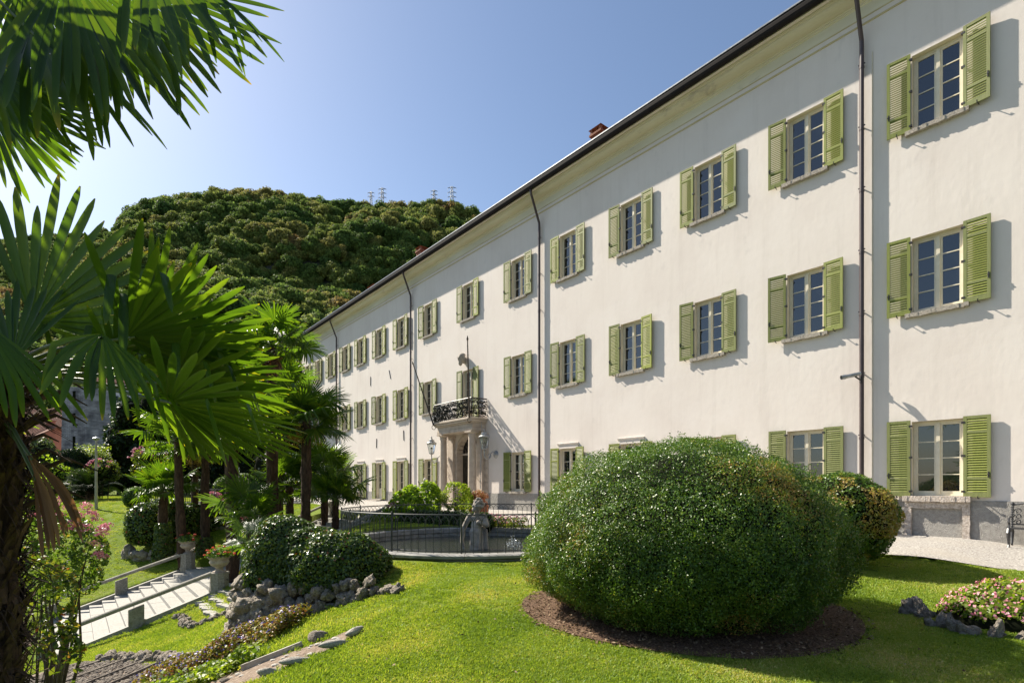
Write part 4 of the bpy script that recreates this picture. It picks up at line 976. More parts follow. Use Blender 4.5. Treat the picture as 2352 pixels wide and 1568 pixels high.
# statue in the second pool: nude figure with one arm over the head
st = thing('statue', 'sandy stone figure with an arm bent over its head, in the pool behind the palms', 'statue', (POOL2[0] - .2, POOL2[1] - .1, .05))
m = MB(); m.lathe([(.34, 0), (.3, .25), (.22, .3)], 10); zb = .3
for g in (-1, 1): capsule(m, (g * .09, 0, zb), (g * .1, 0, zb + .5), .075, .11); 
m.ball((0, 0, zb + .6), .19, 8, sq=(1, .8, .9)); capsule(m, (0, 0, zb + .6), (0, 0, zb + .95), .16, .19); m.ball((0, 0, zb + .98), .19, 8, sq=(1.1, .75, .6))
capsule(m, (0, 0, zb + 1.05), (0, 0, zb + 1.15), .07, .07); m.ball((0, 0, zb + 1.27), .13, 8, sq=(.9, 1, 1.15))
capsule(m, (.2, 0, zb + 1.0), (.36, 0, zb + 1.25), .08, .065); capsule(m, (.36, 0, zb + 1.25), (.1, 0, zb + 1.45), .06, .045); capsule(m, (-.2, 0, zb + 1.0), (-.3, 0, zb + 1.3), .075, .06); capsule(m, (-.3, 0, zb + 1.3), (-.02, 0, zb + 1.46), .055, .045)
remesh(m.build('body', M_urn, st), .025, 2)
# small pale statue at the portal steps
p_ = fac(24.0, 1.35); zz = T(p_.x, p_.y); st = thing('statue', 'small white statue on a pedestal beside the portal column', 'statue', (p_.x, p_.y, zz))
M_white = noise_mat('white_marble', [(.3, (.5, .46, .42)), (.7, (.68, .64, .6))], scale=6, rough=.7, bump=.3)
m = MB(); m.box(-.25, .25, -.25, .25, -.1, .5); m.box(-.29, .29, -.29, .29, .5, .56); m.build('pedestal', M_white, st, bevel=.015)
m = MB(); capsule(m, (-.05, 0, .58), (-.03, 0, .95), .11, .12); capsule(m, (.07, 0, .58), (.05, 0, .95), .1, .12); m.ball((0, 0, 1.1), .17, 8, sq=(1, .8, 1.3)); m.ball((0, 0, 1.38), .10, 8, sq=(.9, 1, 1.15)); capsule(m, (-.15, 0, 1.2), (-.24, 0, .95), .06, .05); capsule(m, (.15, 0, 1.2), (.12, -.14, 1.0), .06, .05); capsule(m, (0, 0, 1.2), (0, 0, 1.33), .06, .06)
remesh(m.build('body', M_white, st), .022, 2)

# ------------------------------------------------------------------ garden stairs on the portal axis
def flight(t, o0, o1, z0, z1, n_, slabs):
    tr_, rs_ = (o1 - o0) / n_, (z0 - z1) / n_
    sm = {}
    for k in range(n_):
        for q in range(slabs):
            a, b = S0 + .16 + (S1 - S0 - .32) * q / slabs + .004, S0 + .16 + (S1 - S0 - .32) * (q + 1) / slabs - .004
            key = slabs
            if key not in sm:
                w_ = b - a; mm = MB(); mm.box(0, w_, -.01, tr_ + .03, -rs_ - .12, 0); sm[key] = mm.mesh('step_slab', M_step)
            o = link('step_slab', sm[key], t, (a, o0 + k * tr_ + .0, z0 - k * rs_ - rs_ + random.uniform(-.003, .003)))
            bv = o.modifiers.new('b', 'BEVEL'); bv.width = .012; bv.segments = 2
ss = thing('stone_staircase', 'wide pale stone garden staircase with low flanking walls, below the flower urns', 'staircase', (P0[0], P0[1], 0), ROTF)
ZL2 = ZLAND - 1.42; NST = 11
flight(ss, OL0, OL1, ZLAND, ZL2, NST, 3)
us = thing('stone_staircase', 'stone garden steps leading up to the gravel behind the ivy mound', 'staircase', (P0[0], P0[1], 0), ROTF)
flight(us, OU0, OU1, ZTOP, ZLAND, 14, 3)
def strings(t, o0, o1, z0, z1, hw):
    for s in (S0, S1):
        m = MB(); d = .16
        m.add([(s + (0 if s < STA else -d), o0, z0 + .04), (s + (d if s < STA else 0), o0, z0 + .04), (s + (d if s < STA else 0), o1, z1 + .04), (s + (0 if s < STA else -d), o1, z1 + .04)] +
              [(s + (0 if s < STA else -d), o0, z0 - .6), (s + (d if s < STA else 0), o0, z0 - .6), (s + (d if s < STA else 0), o1, z1 - .6), (s + (0 if s < STA else -d), o1, z1 - .6)],
              [(0, 1, 2, 3), (7, 6, 5, 4), (4, 5, 1, 0), (6, 7, 3, 2), (5, 6, 2, 1), (7, 4, 0, 3)])
        m.build('string_wall', M_step, t)
strings(ss, OL0, OL1 + .1, ZLAND, ZL2, .5); strings(us, OU0, OU1, ZTOP, ZLAND, .5)
def bar(m, A, B, w_, h_):
    A, B = Vector(A), Vector(B); V = []
    for P_ in (A, B):
        V += [(P_.x - w_, P_.y, P_.z), (P_.x + w_, P_.y, P_.z), (P_.x + w_, P_.y, P_.z + h_), (P_.x + w_ * .6, P_.y, P_.z + h_ + .025), (P_.x - w_ * .6, P_.y, P_.z + h_ + .025), (P_.x - w_, P_.y, P_.z + h_)]
    m.add(V, [(i, (i + 1) % 6, 6 + (i + 1) % 6, 6 + i) for i in range(6)] + [(5, 4, 3, 2, 1, 0), (6, 7, 8, 9, 10, 11)])
for s in (S0 + .08, S1 - .08):
    m = MB(); bar(m, (s, OL0 + .12, ZLAND + .52), (s, OL1 + .3, ZL2 + .52), .085, .09); m.build('handrail', M_rail, ss)
    for f_ in (.5, .985):
        o_ = OL0 + (OL1 - OL0) * f_; z_ = ZLAND + (ZL2 - ZLAND) * f_; m = MB()
        m.add([(s - .11, o_ - .19, z_ - .5), (s + .11, o_ - .19, z_ - .5), (s + .11, o_ + .19, z_ - .5), (s - .11, o_ + .19, z_ - .5), (s - .11, o_ - .19, z_ + .575), (s + .11, o_ - .19, z_ + .575), (s + .11, o_ + .19, z_ + .445), (s - .11, o_ + .19, z_ + .445)],
              [(3, 2, 1, 0), (4, 5, 6, 7), (0, 1, 5, 4), (2, 3, 7, 6), (1, 2, 6, 5), (3, 0, 4, 7)]); m.build('baluster_block', M_rail, ss, bevel=.012)
    m = MB(); bar(m, (s, OU0 + .05, ZTOP + .5), (s, OU1, ZLAND + .5), .075, .08); m.build('handrail', M_rail, us)
    m = MB(); m.box(s - .13, s + .13, OU0 - .18, OU0 + .1, ZTOP - .4, ZTOP + .63); m.build('newel_post', M_rail, us, bevel=.015)
    m = MB(); m.box(s - .13, s + .13, OU1 - .1, OU1 + .18, ZLAND - .3, ZLAND + .62); m.build('newel_post', M_rail, us, bevel=.015)
# landing paving
ld = thing('stone_landing', 'paved stone landing between the two garden flights, beside the flower urns', 'paving', (P0[0], P0[1], 0), ROTF)
rl = random.Random(2)
for i in range(9):
    for j in range(2):
        L0, L1 = S0 - .2, S1 + .2; a, b = L0 + (L1 - L0) * i / 9 + .006, L0 + (L1 - L0) * (i + 1) / 9 - .006
        oa, ob = OU1 + (OL0 - OU1) * j / 2 + .006, OU1 + (OL0 - OU1) * (j + 1) / 2 - .006
        m = MB(); m.box(a, b, oa, ob, -.22, 0); m.build('paving_slab', M_step, ld, bevel=.008, loc=(0, 0, ZLAND - rl.uniform(0, .006)))
# irregular flagstones beside the landing
fl = thing('crazy_paving', 'irregular pale flagstones round the foot of the small leaning palm', 'paving', (P0[0], P0[1], 0), ROTF)
for i in range(8):
    for j in range(5):
        sx, ox = 15.9 + .36 * i + rl.uniform(-.06, .06), 11.0 + .34 * j + rl.uniform(-.06, .06); n_ = rl.choice((5, 6)); a0 = rl.uniform(0, 6)
        X_ = fac(sx, ox); z_ = T(X_.x, X_.y) + .03; m = MB(); pts = [(sx + .235 * math.cos(a0 + 6.283 * k / n_) * rl.uniform(.85, 1.1), ox + .225 * math.sin(a0 + 6.283 * k / n_) * rl.uniform(.85, 1.1)) for k in range(n_)]
        m.add([(x, y, z_) for x, y in pts] + [(x, y, z_ - .08) for x, y in pts], [tuple(range(n_))] + [(k, n_ + k, n_ + (k + 1) % n_, (k + 1) % n_) for k in range(n_)]); m.build('flagstone', M_step, fl)
# urns with geraniums
M_ger = leaf_mat('geranium_leaf', [(0, (.04, .09, .012)), (.6, (.10, .19, .02)), (1, (.18, .26, .03))], .3, 1.5)
M_coral = leaf_mat('coral_petal', [(0, (.55, .07, .045)), (.6, (.75, .16, .10)), (1, (.85, .32, .22))], .25, 1.1, tint=(1, .8, .7))
M_pink = leaf_mat('pink_petal', [(0, (.48, .11, .19)), (.5, (.64, .25, .32)), (1, (.78, .48, .50))], .25, 1.1, tint=(1, .8, .9))
M_earthd = plain('potting_soil', (.03, .02, .014), .95)
def flower_heads(name, C_, r, k, mat, parent, size=.02):
    n_ = len(C_) * k; d = sph_pts(n_); d[:, 2] = np.abs(d[:, 2]) * .8 - .1
    P = np.repeat(C_, k, 0) + d * r * RNG.uniform(.7, 1, n_)[:, None]
    return cards_obj(name, P, d, size * RNG.uniform(.8, 1.2, n_), mat, parent, aspect=.8, jit=.35)
def urn(s, o, z, ped, sc, lab):
    t = thing('urn', lab, 'urn', fac(s, o, z), ROTF, 'urns on the stair pedestals')
    m = MB(); w_ = .27 * sc
    for k in range(8):
        pass
    b_ = .35
    oct_ = [(1, b_), (b_, 1), (-b_, 1), (-1, b_), (-1, -b_), (-b_, -1), (b_, -1), (1, -b_)]
    def pr(z0, z1, q0, q1): m.add([(x * q0, y * q0, z0) for x, y in oct_] + [(x * q1, y * q1, z1) for x, y in oct_], [(i, (i + 1) % 8, 8 + (i + 1) % 8, 8 + i) for i in range(8)] + [tuple(range(8))[::-1], tuple(range(8, 16))])
    pr(-.3, .06, w_ * 1.06, w_ * 1.06); pr(.061, ped - .05, w_ * .97, w_ * .93); pr(ped - .049, ped, w_ * 1.0, w_ * 1.0)
    m.build('pedestal', M_rail, t)
    u = MB(); H = .52 * sc
    u.lathe([(.20 * sc, 0), (.20 * sc, .03), (.12 * sc, .06 * sc), (.10 * sc, .12 * sc), (.13 * sc, .17 * sc), (.24 * sc, .23 * sc), (.29 * sc, .32 * sc), (.27 * sc, .38 * sc), (.27 * sc, .41 * sc), (.33 * sc, .47 * sc), (.345 * sc, .50 * sc), (.335 * sc, .53 * sc), (.28 * sc, .53 * sc), (.27 * sc, .47 * sc), (.01, .46 * sc)], 28, (0, 0, ped))
    ub = u.build('bowl', M_urn, t, smooth=True); e = ub.modifiers.new('e', 'EDGE_SPLIT'); e.split_angle = R(40)
    zt = ped + .5 * sc; n_ = 900; d = sph_pts(n_); d[:, 2] = np.abs(d[:, 2])
    P = d * np.array([.40, .40, .26]) * sc * RNG.uniform(.6, 1.05, n_)[:, None] + np.array([0, 0, zt])
    cards_obj('foliage', P, d, .065 * sc, M_ger, t, aspect=.9, jit=.5)
    k = 17; d = sph_pts(k); d[:, 2] = np.abs(d[:, 2]) + .15; d = unit(d)
    flower_heads('blossom', d * np.array([.44, .44, .32]) * sc + np.array([0, 0, zt]), .05 * sc, 26, M_coral, t, .04 * sc)
urn(S0 + .08, OL0 - .12, ZLAND, .60, 1.0, 'stone urn of coral geraniums on the stair pedestal, beside the small leaning palm')
urn(S1 - .08, OL0 - .12, ZLAND, .62, 1.0, 'stone urn of coral geraniums on the stair pedestal, by the ivy hedge')
# chain between urn pedestal and landing
m = MB(); A, B = fac(S0 - .1, OL0 - .15, ZLAND + .45), fac(S0 - .1, OU1 - .2, ZLAND + .5)
for k in range(30):
    q = k / 29; c = A.lerp(B, q) - Vector((0, 0, .22 * math.sin(math.pi * q))); ph = (k % 2) * 1.57; ax = (B - A).normalized()
    sd = Vector((0, 0, 1)) * math.cos(ph) + ax.cross(Vector((0, 0, 1))) * math.sin(ph)
    m.tube([c + ax * .035 * math.cos(a) + sd * .018 * math.sin(a) for a in np.linspace(0, 6.283, 9)], .006, 4, caps=False)
set_tags(m.build('barrier_chain', M_iron, None), 'sagging iron chain hung beside the urn pedestal', 'chain')
# terracotta jar with red plant behind the near statue
p_ = Vector(((1099 - CX) / FOC * 19.6, 19.6, 0)); zz = T(p_.x, p_.y) - .02; t = thing('terracotta_jar', 'big terracotta jar with a reddish plant, beyond the near pool', 'jar', (p_.x, p_.y, zz)); t.scale = (.72, .72, .6)
m = MB(); m.lathe([(.28, -.02), (.34, .1), (.50, .5), (.54, .8), (.46, 1.05), (.34, 1.18), (.33, 1.24), (.39, 1.29), (.39, 1.33), (.33, 1.33), (.3, 1.2), (.01, 1.18)], 28); m.build('jar_body', M_terra, t, smooth=True)
M_redl = leaf_mat('red_leaf', [(0, (.16, .03, .03)), (.5, (.36, .12, .07)), (.8, (.45, .25, .12)), (1, (.2, .24, .05))], .3, 1.3)
n_ = 1300; d = sph_pts(n_); d[:, 2] = np.abs(d[:, 2]); cards_obj('foliage', d * np.array([.52, .52, .5]) * RNG.uniform(.5, 1.05, n_)[:, None] + np.array([0, 0, 1.3]), d, .085, M_redl, t, jit=.6)
# ------------------------------------------------------------------ cast-iron benches
M_cast = noise_mat('cast_iron', [(.3, (.018, .018, .02)), (.6, (.05, .05, .053)), (.8, (.12, .12, .125))], scale=16, rough=.4, spec=.6, bump=.3, bscale=60, bdist=.004)
def bench(s, o, z, W, lab, rz=0):
    t = thing('garden_bench', lab, 'bench', fac(s, o, z), ROTF + rz, 'cast iron benches along the villa wall')
    for g in (-1, 1):
        for y_, k in ((.20, 1), (-.20, -1)):
            m = MB(); m.tube([(g * W, y_, .42), (g * W, y_ + k * .05, .34), (g * W, y_ + k * .03, .22), (g * W, y_ - k * .01, .1), (g * W, y_ + k * .03, .02), (g * W, y_ + k * .07, .01)], [.032, .034, .026, .02, .022, .028], 8); m.build('leg', M_cast, t)
        m = MB(); m.tube([(g * W, -.22, .42), (g * W, -.24, .6), (g * W, -.28, .9)], .02, 6)
        for q in range(9): m.ball((g * W, -.225 - .006 * q, .46 + .05 * q), .027, 5)
        m.ball((g * W, -.285, .93), .035, 6); m.build('back_post', M_cast, t)
        m = MB(); m.tube([(g * W, -.24, .64), (g * W, -.05, .67), (g * W, .15, .64), (g * W, .2, .56), (g * W, .14, .52), (g * W, .2, .42)], .018, 6); m.build('armrest', M_cast, t)
    for k in range(7):
        m = MB(); y_ = -.20 + .065 * k; m.box(-W, W, y_ - .022, y_ + .022, .42, .44); m.build('seat_slat', M_cast, t)
    m = MB(); nn = 7; n2 = int(2 * W / .17)
    for i in range(n2):
        for j in range(3):
            c = Vector((-W + (i + .5) * 2 * W / n2, -.24 - .012 * j, .55 + .115 * j)); r0 = .06
            m.tube([c + Vector((r0 * (1 - q / 12) * math.cos(q), 0, r0 * (1 - q / 12) * math.sin(q))) for q in np.linspace(0, 8, 13)], .010, 4)
    m.tube([(-W, -.285, .9)] + [(-W + 2 * W * q / 10, -.285, .9 + .09 * math.sin(math.pi * q / 10)) for q in range(1, 10)] + [(W, -.285, .9)], .018, 6); m.tube([(-W, -.235, .5), (W, -.235, .5)], .014, 5)
    m.build('openwork_back', M_cast, t)
def sb_(px, o): return s_at(px, o)
bench(s_at(2318, .55) - .62, .42, float(base_z(1.0)) + .0, .62, 'ornate black cast iron bench standing on the gravel beyond the cellar opening')
bench(s_at(2038, .55) + .62, .42, .08, .62, 'ornate black cast iron bench half hidden behind the browning bush')
bench(s_at(812, .5), .45, float(base_z(33.5)) - .02, .5, 'small black cast iron bench between the two far french doors')
# ------------------------------------------------------------------ clipped and loose shrubs
M_core = plain('shade_black', (.012, .014, .007), .95, 0, .05)  # near-black stand-in for shade inside foliage and in distant window openings
M_box = leaf_mat('boxwood', [(0, (.03, .075, .014)), (.45, (.08, .16, .022)), (.75, (.15, .22, .03)), (.9, (.28, .26, .055)), (1, (.40, .24, .08))], .25, 1.5, .40, .42)
M_ivy = leaf_mat('ivy', [(0, (.022, .05, .012)), (.5, (.065, .12, .02)), (.8, (.15, .21, .03)), (.93, (.20, .22, .03)), (1, (.26, .07, .03))], .22, 1.5, .36, .45)
M_hyd = leaf_mat('hydrangea_leaf', [(0, (.10, .18, .02)), (.5, (.20, .31, .03)), (1, (.34, .41, .05))], .55, 1.5, .4, .35)
M_myr = leaf_mat('crape_myrtle_leaf', [(0, (.035, .075, .012)), (.6, (.09, .16, .02)), (.9, (.2, .24, .03)), (1, (.36, .16, .04))], .4, 1.5, .4, .35)
M_mix = leaf_mat('autumn_shrub_leaf', [(0, (.03, .06, .012)), (.45, (.10, .15, .02)), (.7, (.22, .23, .03)), (.88, (.30, .20, .04)), (1, (.34, .08, .03))], .4, 1.4, .4, .35)
M_pcer = leaf_mat('bronze_groundcover', [(0, (.06, .085, .018)), (.35, (.17, .18, .03)), (.6, (.34, .28, .05)), (.85, (.36, .15, .06)), (1, (.20, .06, .06))], .3, 1.3, .45, .3)
M_blue = leaf_mat('blue_petal', [(0, (.12, .09, .40)), (1, (.24, .2, .58))], .2, 1.1, tint=(1, 1, 1))
M_dark = leaf_mat('evergreen', [(0, (.010, .024, .007)), (.6, (.025, .05, .012)), (1, (.06, .10, .02))], .2, 1.4, .45, .25)
M_yel = leaf_mat('yellowgreen_leaf', [(0, (.08, .14, .015)), (.6, (.20, .28, .025)), (1, (.36, .38, .05))], .5, 1.5)
M_bark = noise_mat('bark', [(.3, (.03, .022, .016)), (.7, (.11, .085, .065))], scale=10, rough=.95, bump=1, bscale=20, bdist=.02, stretch=(1, 1, .25))
M_olive = leaf_mat('olive_leaf', [(0, (.05, .075, .03)), (.6, (.11, .15, .06)), (1, (.2, .24, .1))], .3, 1.3)

def blob_pts(n, c, rad, lob=.06, nsc=1.0, seed=0, thick=.05, zmin=None, flat=1.0):
    """points on a lumpy ellipsoid; c centre, rad radii; flat>1 squares it off"""
    d = sph_pts(n); q = np.abs(d) ** (2 * flat); k = (q.sum(1)) ** (-1 / (2 * flat)); dd = d * k[:, None]
    r = 1 + lob * fbm(d * np.array(rad), nsc * 2.2, seed, 3) - np.abs(RNG.normal(0, thick, n))
    P = np.array(c) + dd * np.array(rad) * r[:, None]
    N = unit(d / np.array(rad))
    if zmin is not None: k = P[:, 2] > zmin; P, N = P[k], N[k]
    return P, N
def core_mesh(cs, sc=.9, seed=0, lob=.06, flat=1.0):  # solid dark body added inside the foliage to block light, no modelled branches
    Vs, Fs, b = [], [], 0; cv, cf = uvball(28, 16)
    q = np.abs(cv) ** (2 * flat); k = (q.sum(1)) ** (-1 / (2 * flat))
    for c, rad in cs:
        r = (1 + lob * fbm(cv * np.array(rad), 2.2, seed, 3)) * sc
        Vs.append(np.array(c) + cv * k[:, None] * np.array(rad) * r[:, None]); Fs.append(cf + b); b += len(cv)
    return np_mesh('shade_core', np.concatenate(Vs), np.concatenate(Fs), M_core, smooth=True)
def shrub(name, lab, cat, base, lobes, n, size, mat, seed=0, lob=.06, thick=.05, jit=.6, tone=None, group=None, aspect=.5, zmin=0.0, flat=1.0, core=.9, nsc=1.0, up=.0, twigs=True):
    """lobes: [(centre rel. to base, radii)]"""
    t = thing(name, lab, cat, base, 0, group)
    A = np.array([r[0] * r[1] + r[0] * r[2] + r[1] * r[2] for _, r in lobes]); A = A / A.sum(); Ps, Ns = [], []
    for (c, rad), a in zip(lobes, A):
        P, N = blob_pts(int(n * a), c, rad, lob, nsc, seed, thick, zmin, flat); Ps.append(P); Ns.append(N)
    P, N = np.concatenate(Ps), np.concatenate(Ns)
    if len(lobes) > 1:
        ok = np.ones(len(P), bool)
        for c, rad in lobes: ok &= (((P - np.array(c)) / np.array(rad)) ** 2).sum(1) > .72
        P, N = P[ok], N[ok]
    tn = np.clip(RNG.normal(.42, .2, len(P)), 0, .84) if tone is None else tone(P)
    o = cards_obj('foliage', P, N, size * RNG.uniform(.7, 1.25, len(P)), mat, t, aspect, jit, tn, up=up)
    if core: link('shade_core', core_mesh(lobes, core, seed, lob, flat), t)
    if twigs:
        m = MB(); rr = random.Random(seed)
        zlow = min(c[2] - r[2] for c, r in lobes)
        for k in range(5):
            c, rad = lobes[k % len(lobes)]
            m.tube([(c[0] * .6 + rr.uniform(-.1, .1) * rad[0], c[1] * .6 + rr.uniform(-.1, .1) * rad[1], -.12), (c[0] + rr.uniform(-.2, .2) * rad[0], c[1] + rr.uniform(-.2, .2) * rad[1], c[2])], [.03, .015], 5)
        m.build('stems', M_bark, t)
    return t
# the big box bush
bz = T(*BUSH)
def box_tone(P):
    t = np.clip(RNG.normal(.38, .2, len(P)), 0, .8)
    a = vnoise(P, 1.3, 6); t += np.clip(a - .15, 0, 1) * .7 + .10 * vnoise(P, 4.5, 8) - .12 * np.clip(P[:, 0] / 2, -1, 1)  # tone raised on the left, lowered on the right: sunlit side put into colour
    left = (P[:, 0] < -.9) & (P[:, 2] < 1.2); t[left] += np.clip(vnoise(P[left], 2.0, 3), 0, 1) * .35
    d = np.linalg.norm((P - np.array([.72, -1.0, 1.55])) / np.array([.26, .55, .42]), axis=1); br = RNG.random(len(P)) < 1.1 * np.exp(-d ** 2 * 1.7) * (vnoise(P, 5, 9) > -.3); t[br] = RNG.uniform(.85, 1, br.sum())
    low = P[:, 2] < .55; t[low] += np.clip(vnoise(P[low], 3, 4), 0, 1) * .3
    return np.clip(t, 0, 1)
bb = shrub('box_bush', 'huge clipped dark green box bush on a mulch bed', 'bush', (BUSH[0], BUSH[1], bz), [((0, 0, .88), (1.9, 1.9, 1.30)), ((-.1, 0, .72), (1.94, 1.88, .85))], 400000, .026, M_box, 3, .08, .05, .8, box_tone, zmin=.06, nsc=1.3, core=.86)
n_ = 700; P, N = blob_pts(n_, (0, 0, .88), (1.9, 1.9, 1.30), .08, 1.3, 3, .01, .2); L_ = RNG.uniform(.03, .10, len(P)); D = unit(N + np.array([0, 0, .5]) + RNG.normal(0, .25, P.shape)); k = np.linspace(.2, 1, 8)
Q = (P[:, None, :] + D[:, None, :] * (L_[:, None] * k[None])[:, :, None]).reshape(-1, 3) + RNG.normal(0, .012, (len(P) * 8, 3))
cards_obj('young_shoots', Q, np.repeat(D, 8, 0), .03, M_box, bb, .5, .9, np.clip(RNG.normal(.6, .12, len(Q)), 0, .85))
b2 = (5.78, 9.45); z2 = T(*b2)
def brown_tone(P):
    t = np.clip(RNG.normal(.45, .22, len(P)), 0, .85); k = (P[:, 2] > .55) & (vnoise(P, 2.2, 2) > -.25) | (vnoise(P, 3, 5) > .42); t[k] = RNG.uniform(.84, 1, k.sum()); return t
shrub('box_bush', 'smaller box bush with brown scorched top, beside the iron bench', 'bush', (b2[0], b2[1], z2), [((0, 0, .86), (.98, .98, .80)), ((.05, .1, .5), (.8, .8, .5))], 30000, .05, M_box, 5, .09, .06, .8, brown_tone, zmin=.12)
# ivy mound on tufa rocks
def ivy_tone(P):
    t = np.clip(RNG.normal(.42, .25, len(P)), 0, .92); k = RNG.random(len(P)) < .012; t[k] = 1; return t
mz = T(-3.6, 9.6)
MO = (-3.6, 9.6, mz)
t = shrub('ivy_mound', 'rounded ivy mound over grey tufa rocks beside the near pool', 'ivy mound', MO, [((-.62, .35, -.2 - mz), (.72, .78, .95)), ((.42, .05, -.40 - mz), (1.04, .84, .88)), ((-.72, .2, -.55 - mz), (.64, .7, .75)), ((-.1, .25, -.3 - mz), (.8, .8, .85))], 90000, .05, M_ivy, 8, .06, .05, .6, ivy_tone, zmin=-.52 - mz, aspect=.8, twigs=False, core=.9, nsc=1.6)
ROCKS = [rock_mesh('rock', M_tufa, k, .45, (1, .85, .85), rough=.24) for k in range(9)]
rr = random.Random(12)
FC = np.array([(-4.75, 10.9), (-5.02, 10.3), (-5.05, 9.7), (-4.75, 9.15), (-4.2, 8.95), (-3.5, 8.86), (-2.8, 8.74), (-2.2, 8.6), (-1.75, 8.42), (-1.4, 8.25)]); fl_ = np.r_[0, np.cumsum(np.linalg.norm(np.diff(FC, axis=0), axis=1))]
for lay in range(5):                                             # courses of boulders under the ivy
    k = 0; u = rr.uniform(0, .2)
    while u < fl_[-1] - .4:
        s = rr.uniform(.19, .33) * (1 if u < 3.0 else .58); x, y = float(np.interp(u, fl_, FC[:, 0])), float(np.interp(u, fl_, FC[:, 1])); z0 = T(x, y); zt = -.42 if u < 3 else np.interp(u, [3, 4.2, 5.2], [-.42, z0 + .3, z0 + .1])
        z = z0 + lay * .25 + rr.uniform(-.05, .05)
        if z < zt:
            o = link('rock', ROCKS[rr.randrange(9)], t, (x - MO[0] + (.07 * lay if u < 1.6 else 0), y - MO[1] - .03 + (.07 * lay if u > 1.2 else 0), z - MO[2]), (rr.uniform(0, 6), rr.uniform(0, 6), rr.uniform(0, 6)), (s, s * rr.uniform(.8, 1.1), s * rr.uniform(.8, 1.2)))
        u += s * .95
# ivy hedge on rocks across the stairs
hb = at(440, 1200, 24.2); hz = -1.35
HL = []
for px, Y, top in ((345, 23.6, 1152), (378, 24.4, 1142), (420, 25.0, 1152), (470, 25.6, 1158), (520, 26.2, 1160), (565, 26.6, 1166), (600, 27.0, 1172)):
    q = at(px, top, Y); HL.append(((q.x - hb.x, q.y - hb.y, (q.z + hz) / 2 - .05 - hz), (.95, .9, (q.z - hz) / 2 + .05)))
t = shrub('ivy_hedge', 'long ivy-covered rock bank with a rounded end beside the sloping lawn', 'hedge', (hb.x, hb.y, hz), HL, 30000, .10, M_ivy, 9, .06, .05, .55, ivy_tone, aspect=.8, zmin=.05, flat=1.25, twigs=False)
for k in range(34):
    q = at(rr.uniform(318, 420), 1250, 1); u = rr.random(); x, y = (-16.9 + 3.6 * u, 23.0 - .9 * u + .8 * abs(u - .3)); s = rr.uniform(.15, .32)
    link('rock', ROCKS[k % 7], t, (x - hb.x, y - hb.y, T(x, y) + rr.uniform(0, .3) - hz), (rr.uniform(0, 6), rr.uniform(0, 6), 0), (s, s, s))
# hydrangeas and bedding behind the near pool
def at_g(px, Y, dz=0):
    x = (px - CX) / FOC * Y; return Vector((x, Y, T(x, Y) + dz))
def myr_tone(P): return np.clip(RNG.normal(.5, .25, len(P)), 0, 1)
g = at_g(955, 19.6); t = shrub('hydrangea', 'broad bright green hydrangea beside the garden stair handrail', 'shrub', g, [((-.25, 0, .62), (.66, .6, .62)), ((.4, 0, .72), (.6, .6, .66)), ((-.75, -.1, .35), (.4, .45, .42))], 9000, .14, M_hyd, 3, .3, .25, .8, myr_tone, aspect=.7, core=0)
flower_heads('blossom', np.array([[-.86, -.5, .52], [-.75, -.5, .62], [-.66, -.5, .66]]), .085, 60, M_pink, t, .05)
g = at_g(1047, 19.2); shrub('bright_shrub', 'round light green shrub in front of the portal column', 'shrub', g, [((0, 0, .88), (.56, .55, .52)), ((0, 0, .4), (.3, .3, .4))], 12000, .075, M_yel, 4, .3, .3, .8, myr_tone, core=0)
p_ = fac(19.1, 5.0); t = thing('stone_planter', 'stone pot of red geraniums by the upper stair post', 'planter', (p_.x, p_.y, T(p_.x, p_.y)))
m = MB(); m.lathe([(.2, 0), (.22, .05), (.14, .1), (.16, .2), (.3, .4), (.34, .55), (.34, .6), (.28, .6), (.01, .52)], 20); m.build('bowl', M_urn, t, smooth=True)
n_ = 900; d = sph_pts(n_); d[:, 2] = np.abs(d[:, 2]); cards_obj('foliage', d * np.array([.48, .48, .38]) * RNG.uniform(.6, 1.05, n_)[:, None] + np.array([0, 0, .58]), d, .08, M_ger, t, .9, .5)
d = sph_pts(9); d[:, 2] = np.abs(d[:, 2]) + .2; flower_heads('blossom', unit(d) * .5 + np.array([0, 0, .6]), .06, 24, M_coral, t, .05)
# low hedge along the far side of the pool and bedding flowers
L = []
c0 = fac(15.2, 5.2)
for k in range(9):
    q = fac(13.6 + k * .55, 5.35 + .09 * k); L.append(((q.x - c0.x, q.y - c0.y, .12), (.36, .36, .34)))
shrub('low_hedge', 'low dark clipped hedge beyond the pool fence, below the hydrangea', 'hedge', (c0.x, c0.y, T(c0.x, c0.y)), L, 9000, .07, M_ivy, 4, .05, .04, .6, twigs=False, flat=1.3)
t = thing('flower_bed', 'red and pink bedding flowers under the shrubs beyond the pool', 'flower bed', fac(14.4, 4.7, T(*fac(14.4, 4.7)[:2])))
n_ = 2600; u = RNG.uniform(-2.0, 2.6, n_); v = RNG.uniform(-.3, .35, n_); P = np.stack([u * DV[0] + v * NV[0], u * DV[1] + v * NV[1], RNG.uniform(0, .28, n_)], 1)
cards_obj('foliage', P, np.tile([0, 0, 1.0], (n_, 1)), .08, M_mix, t, .6, .7, np.clip(RNG.normal(.4, .2, n_), 0, .8)); k = RNG.random(n_) < .22
cards_obj('blossom', P[k] + np.array([0, 0, .09]), np.tile([0, 0, 1.0], (k.sum(), 1)), .07, M_pink, t, .9, .6)
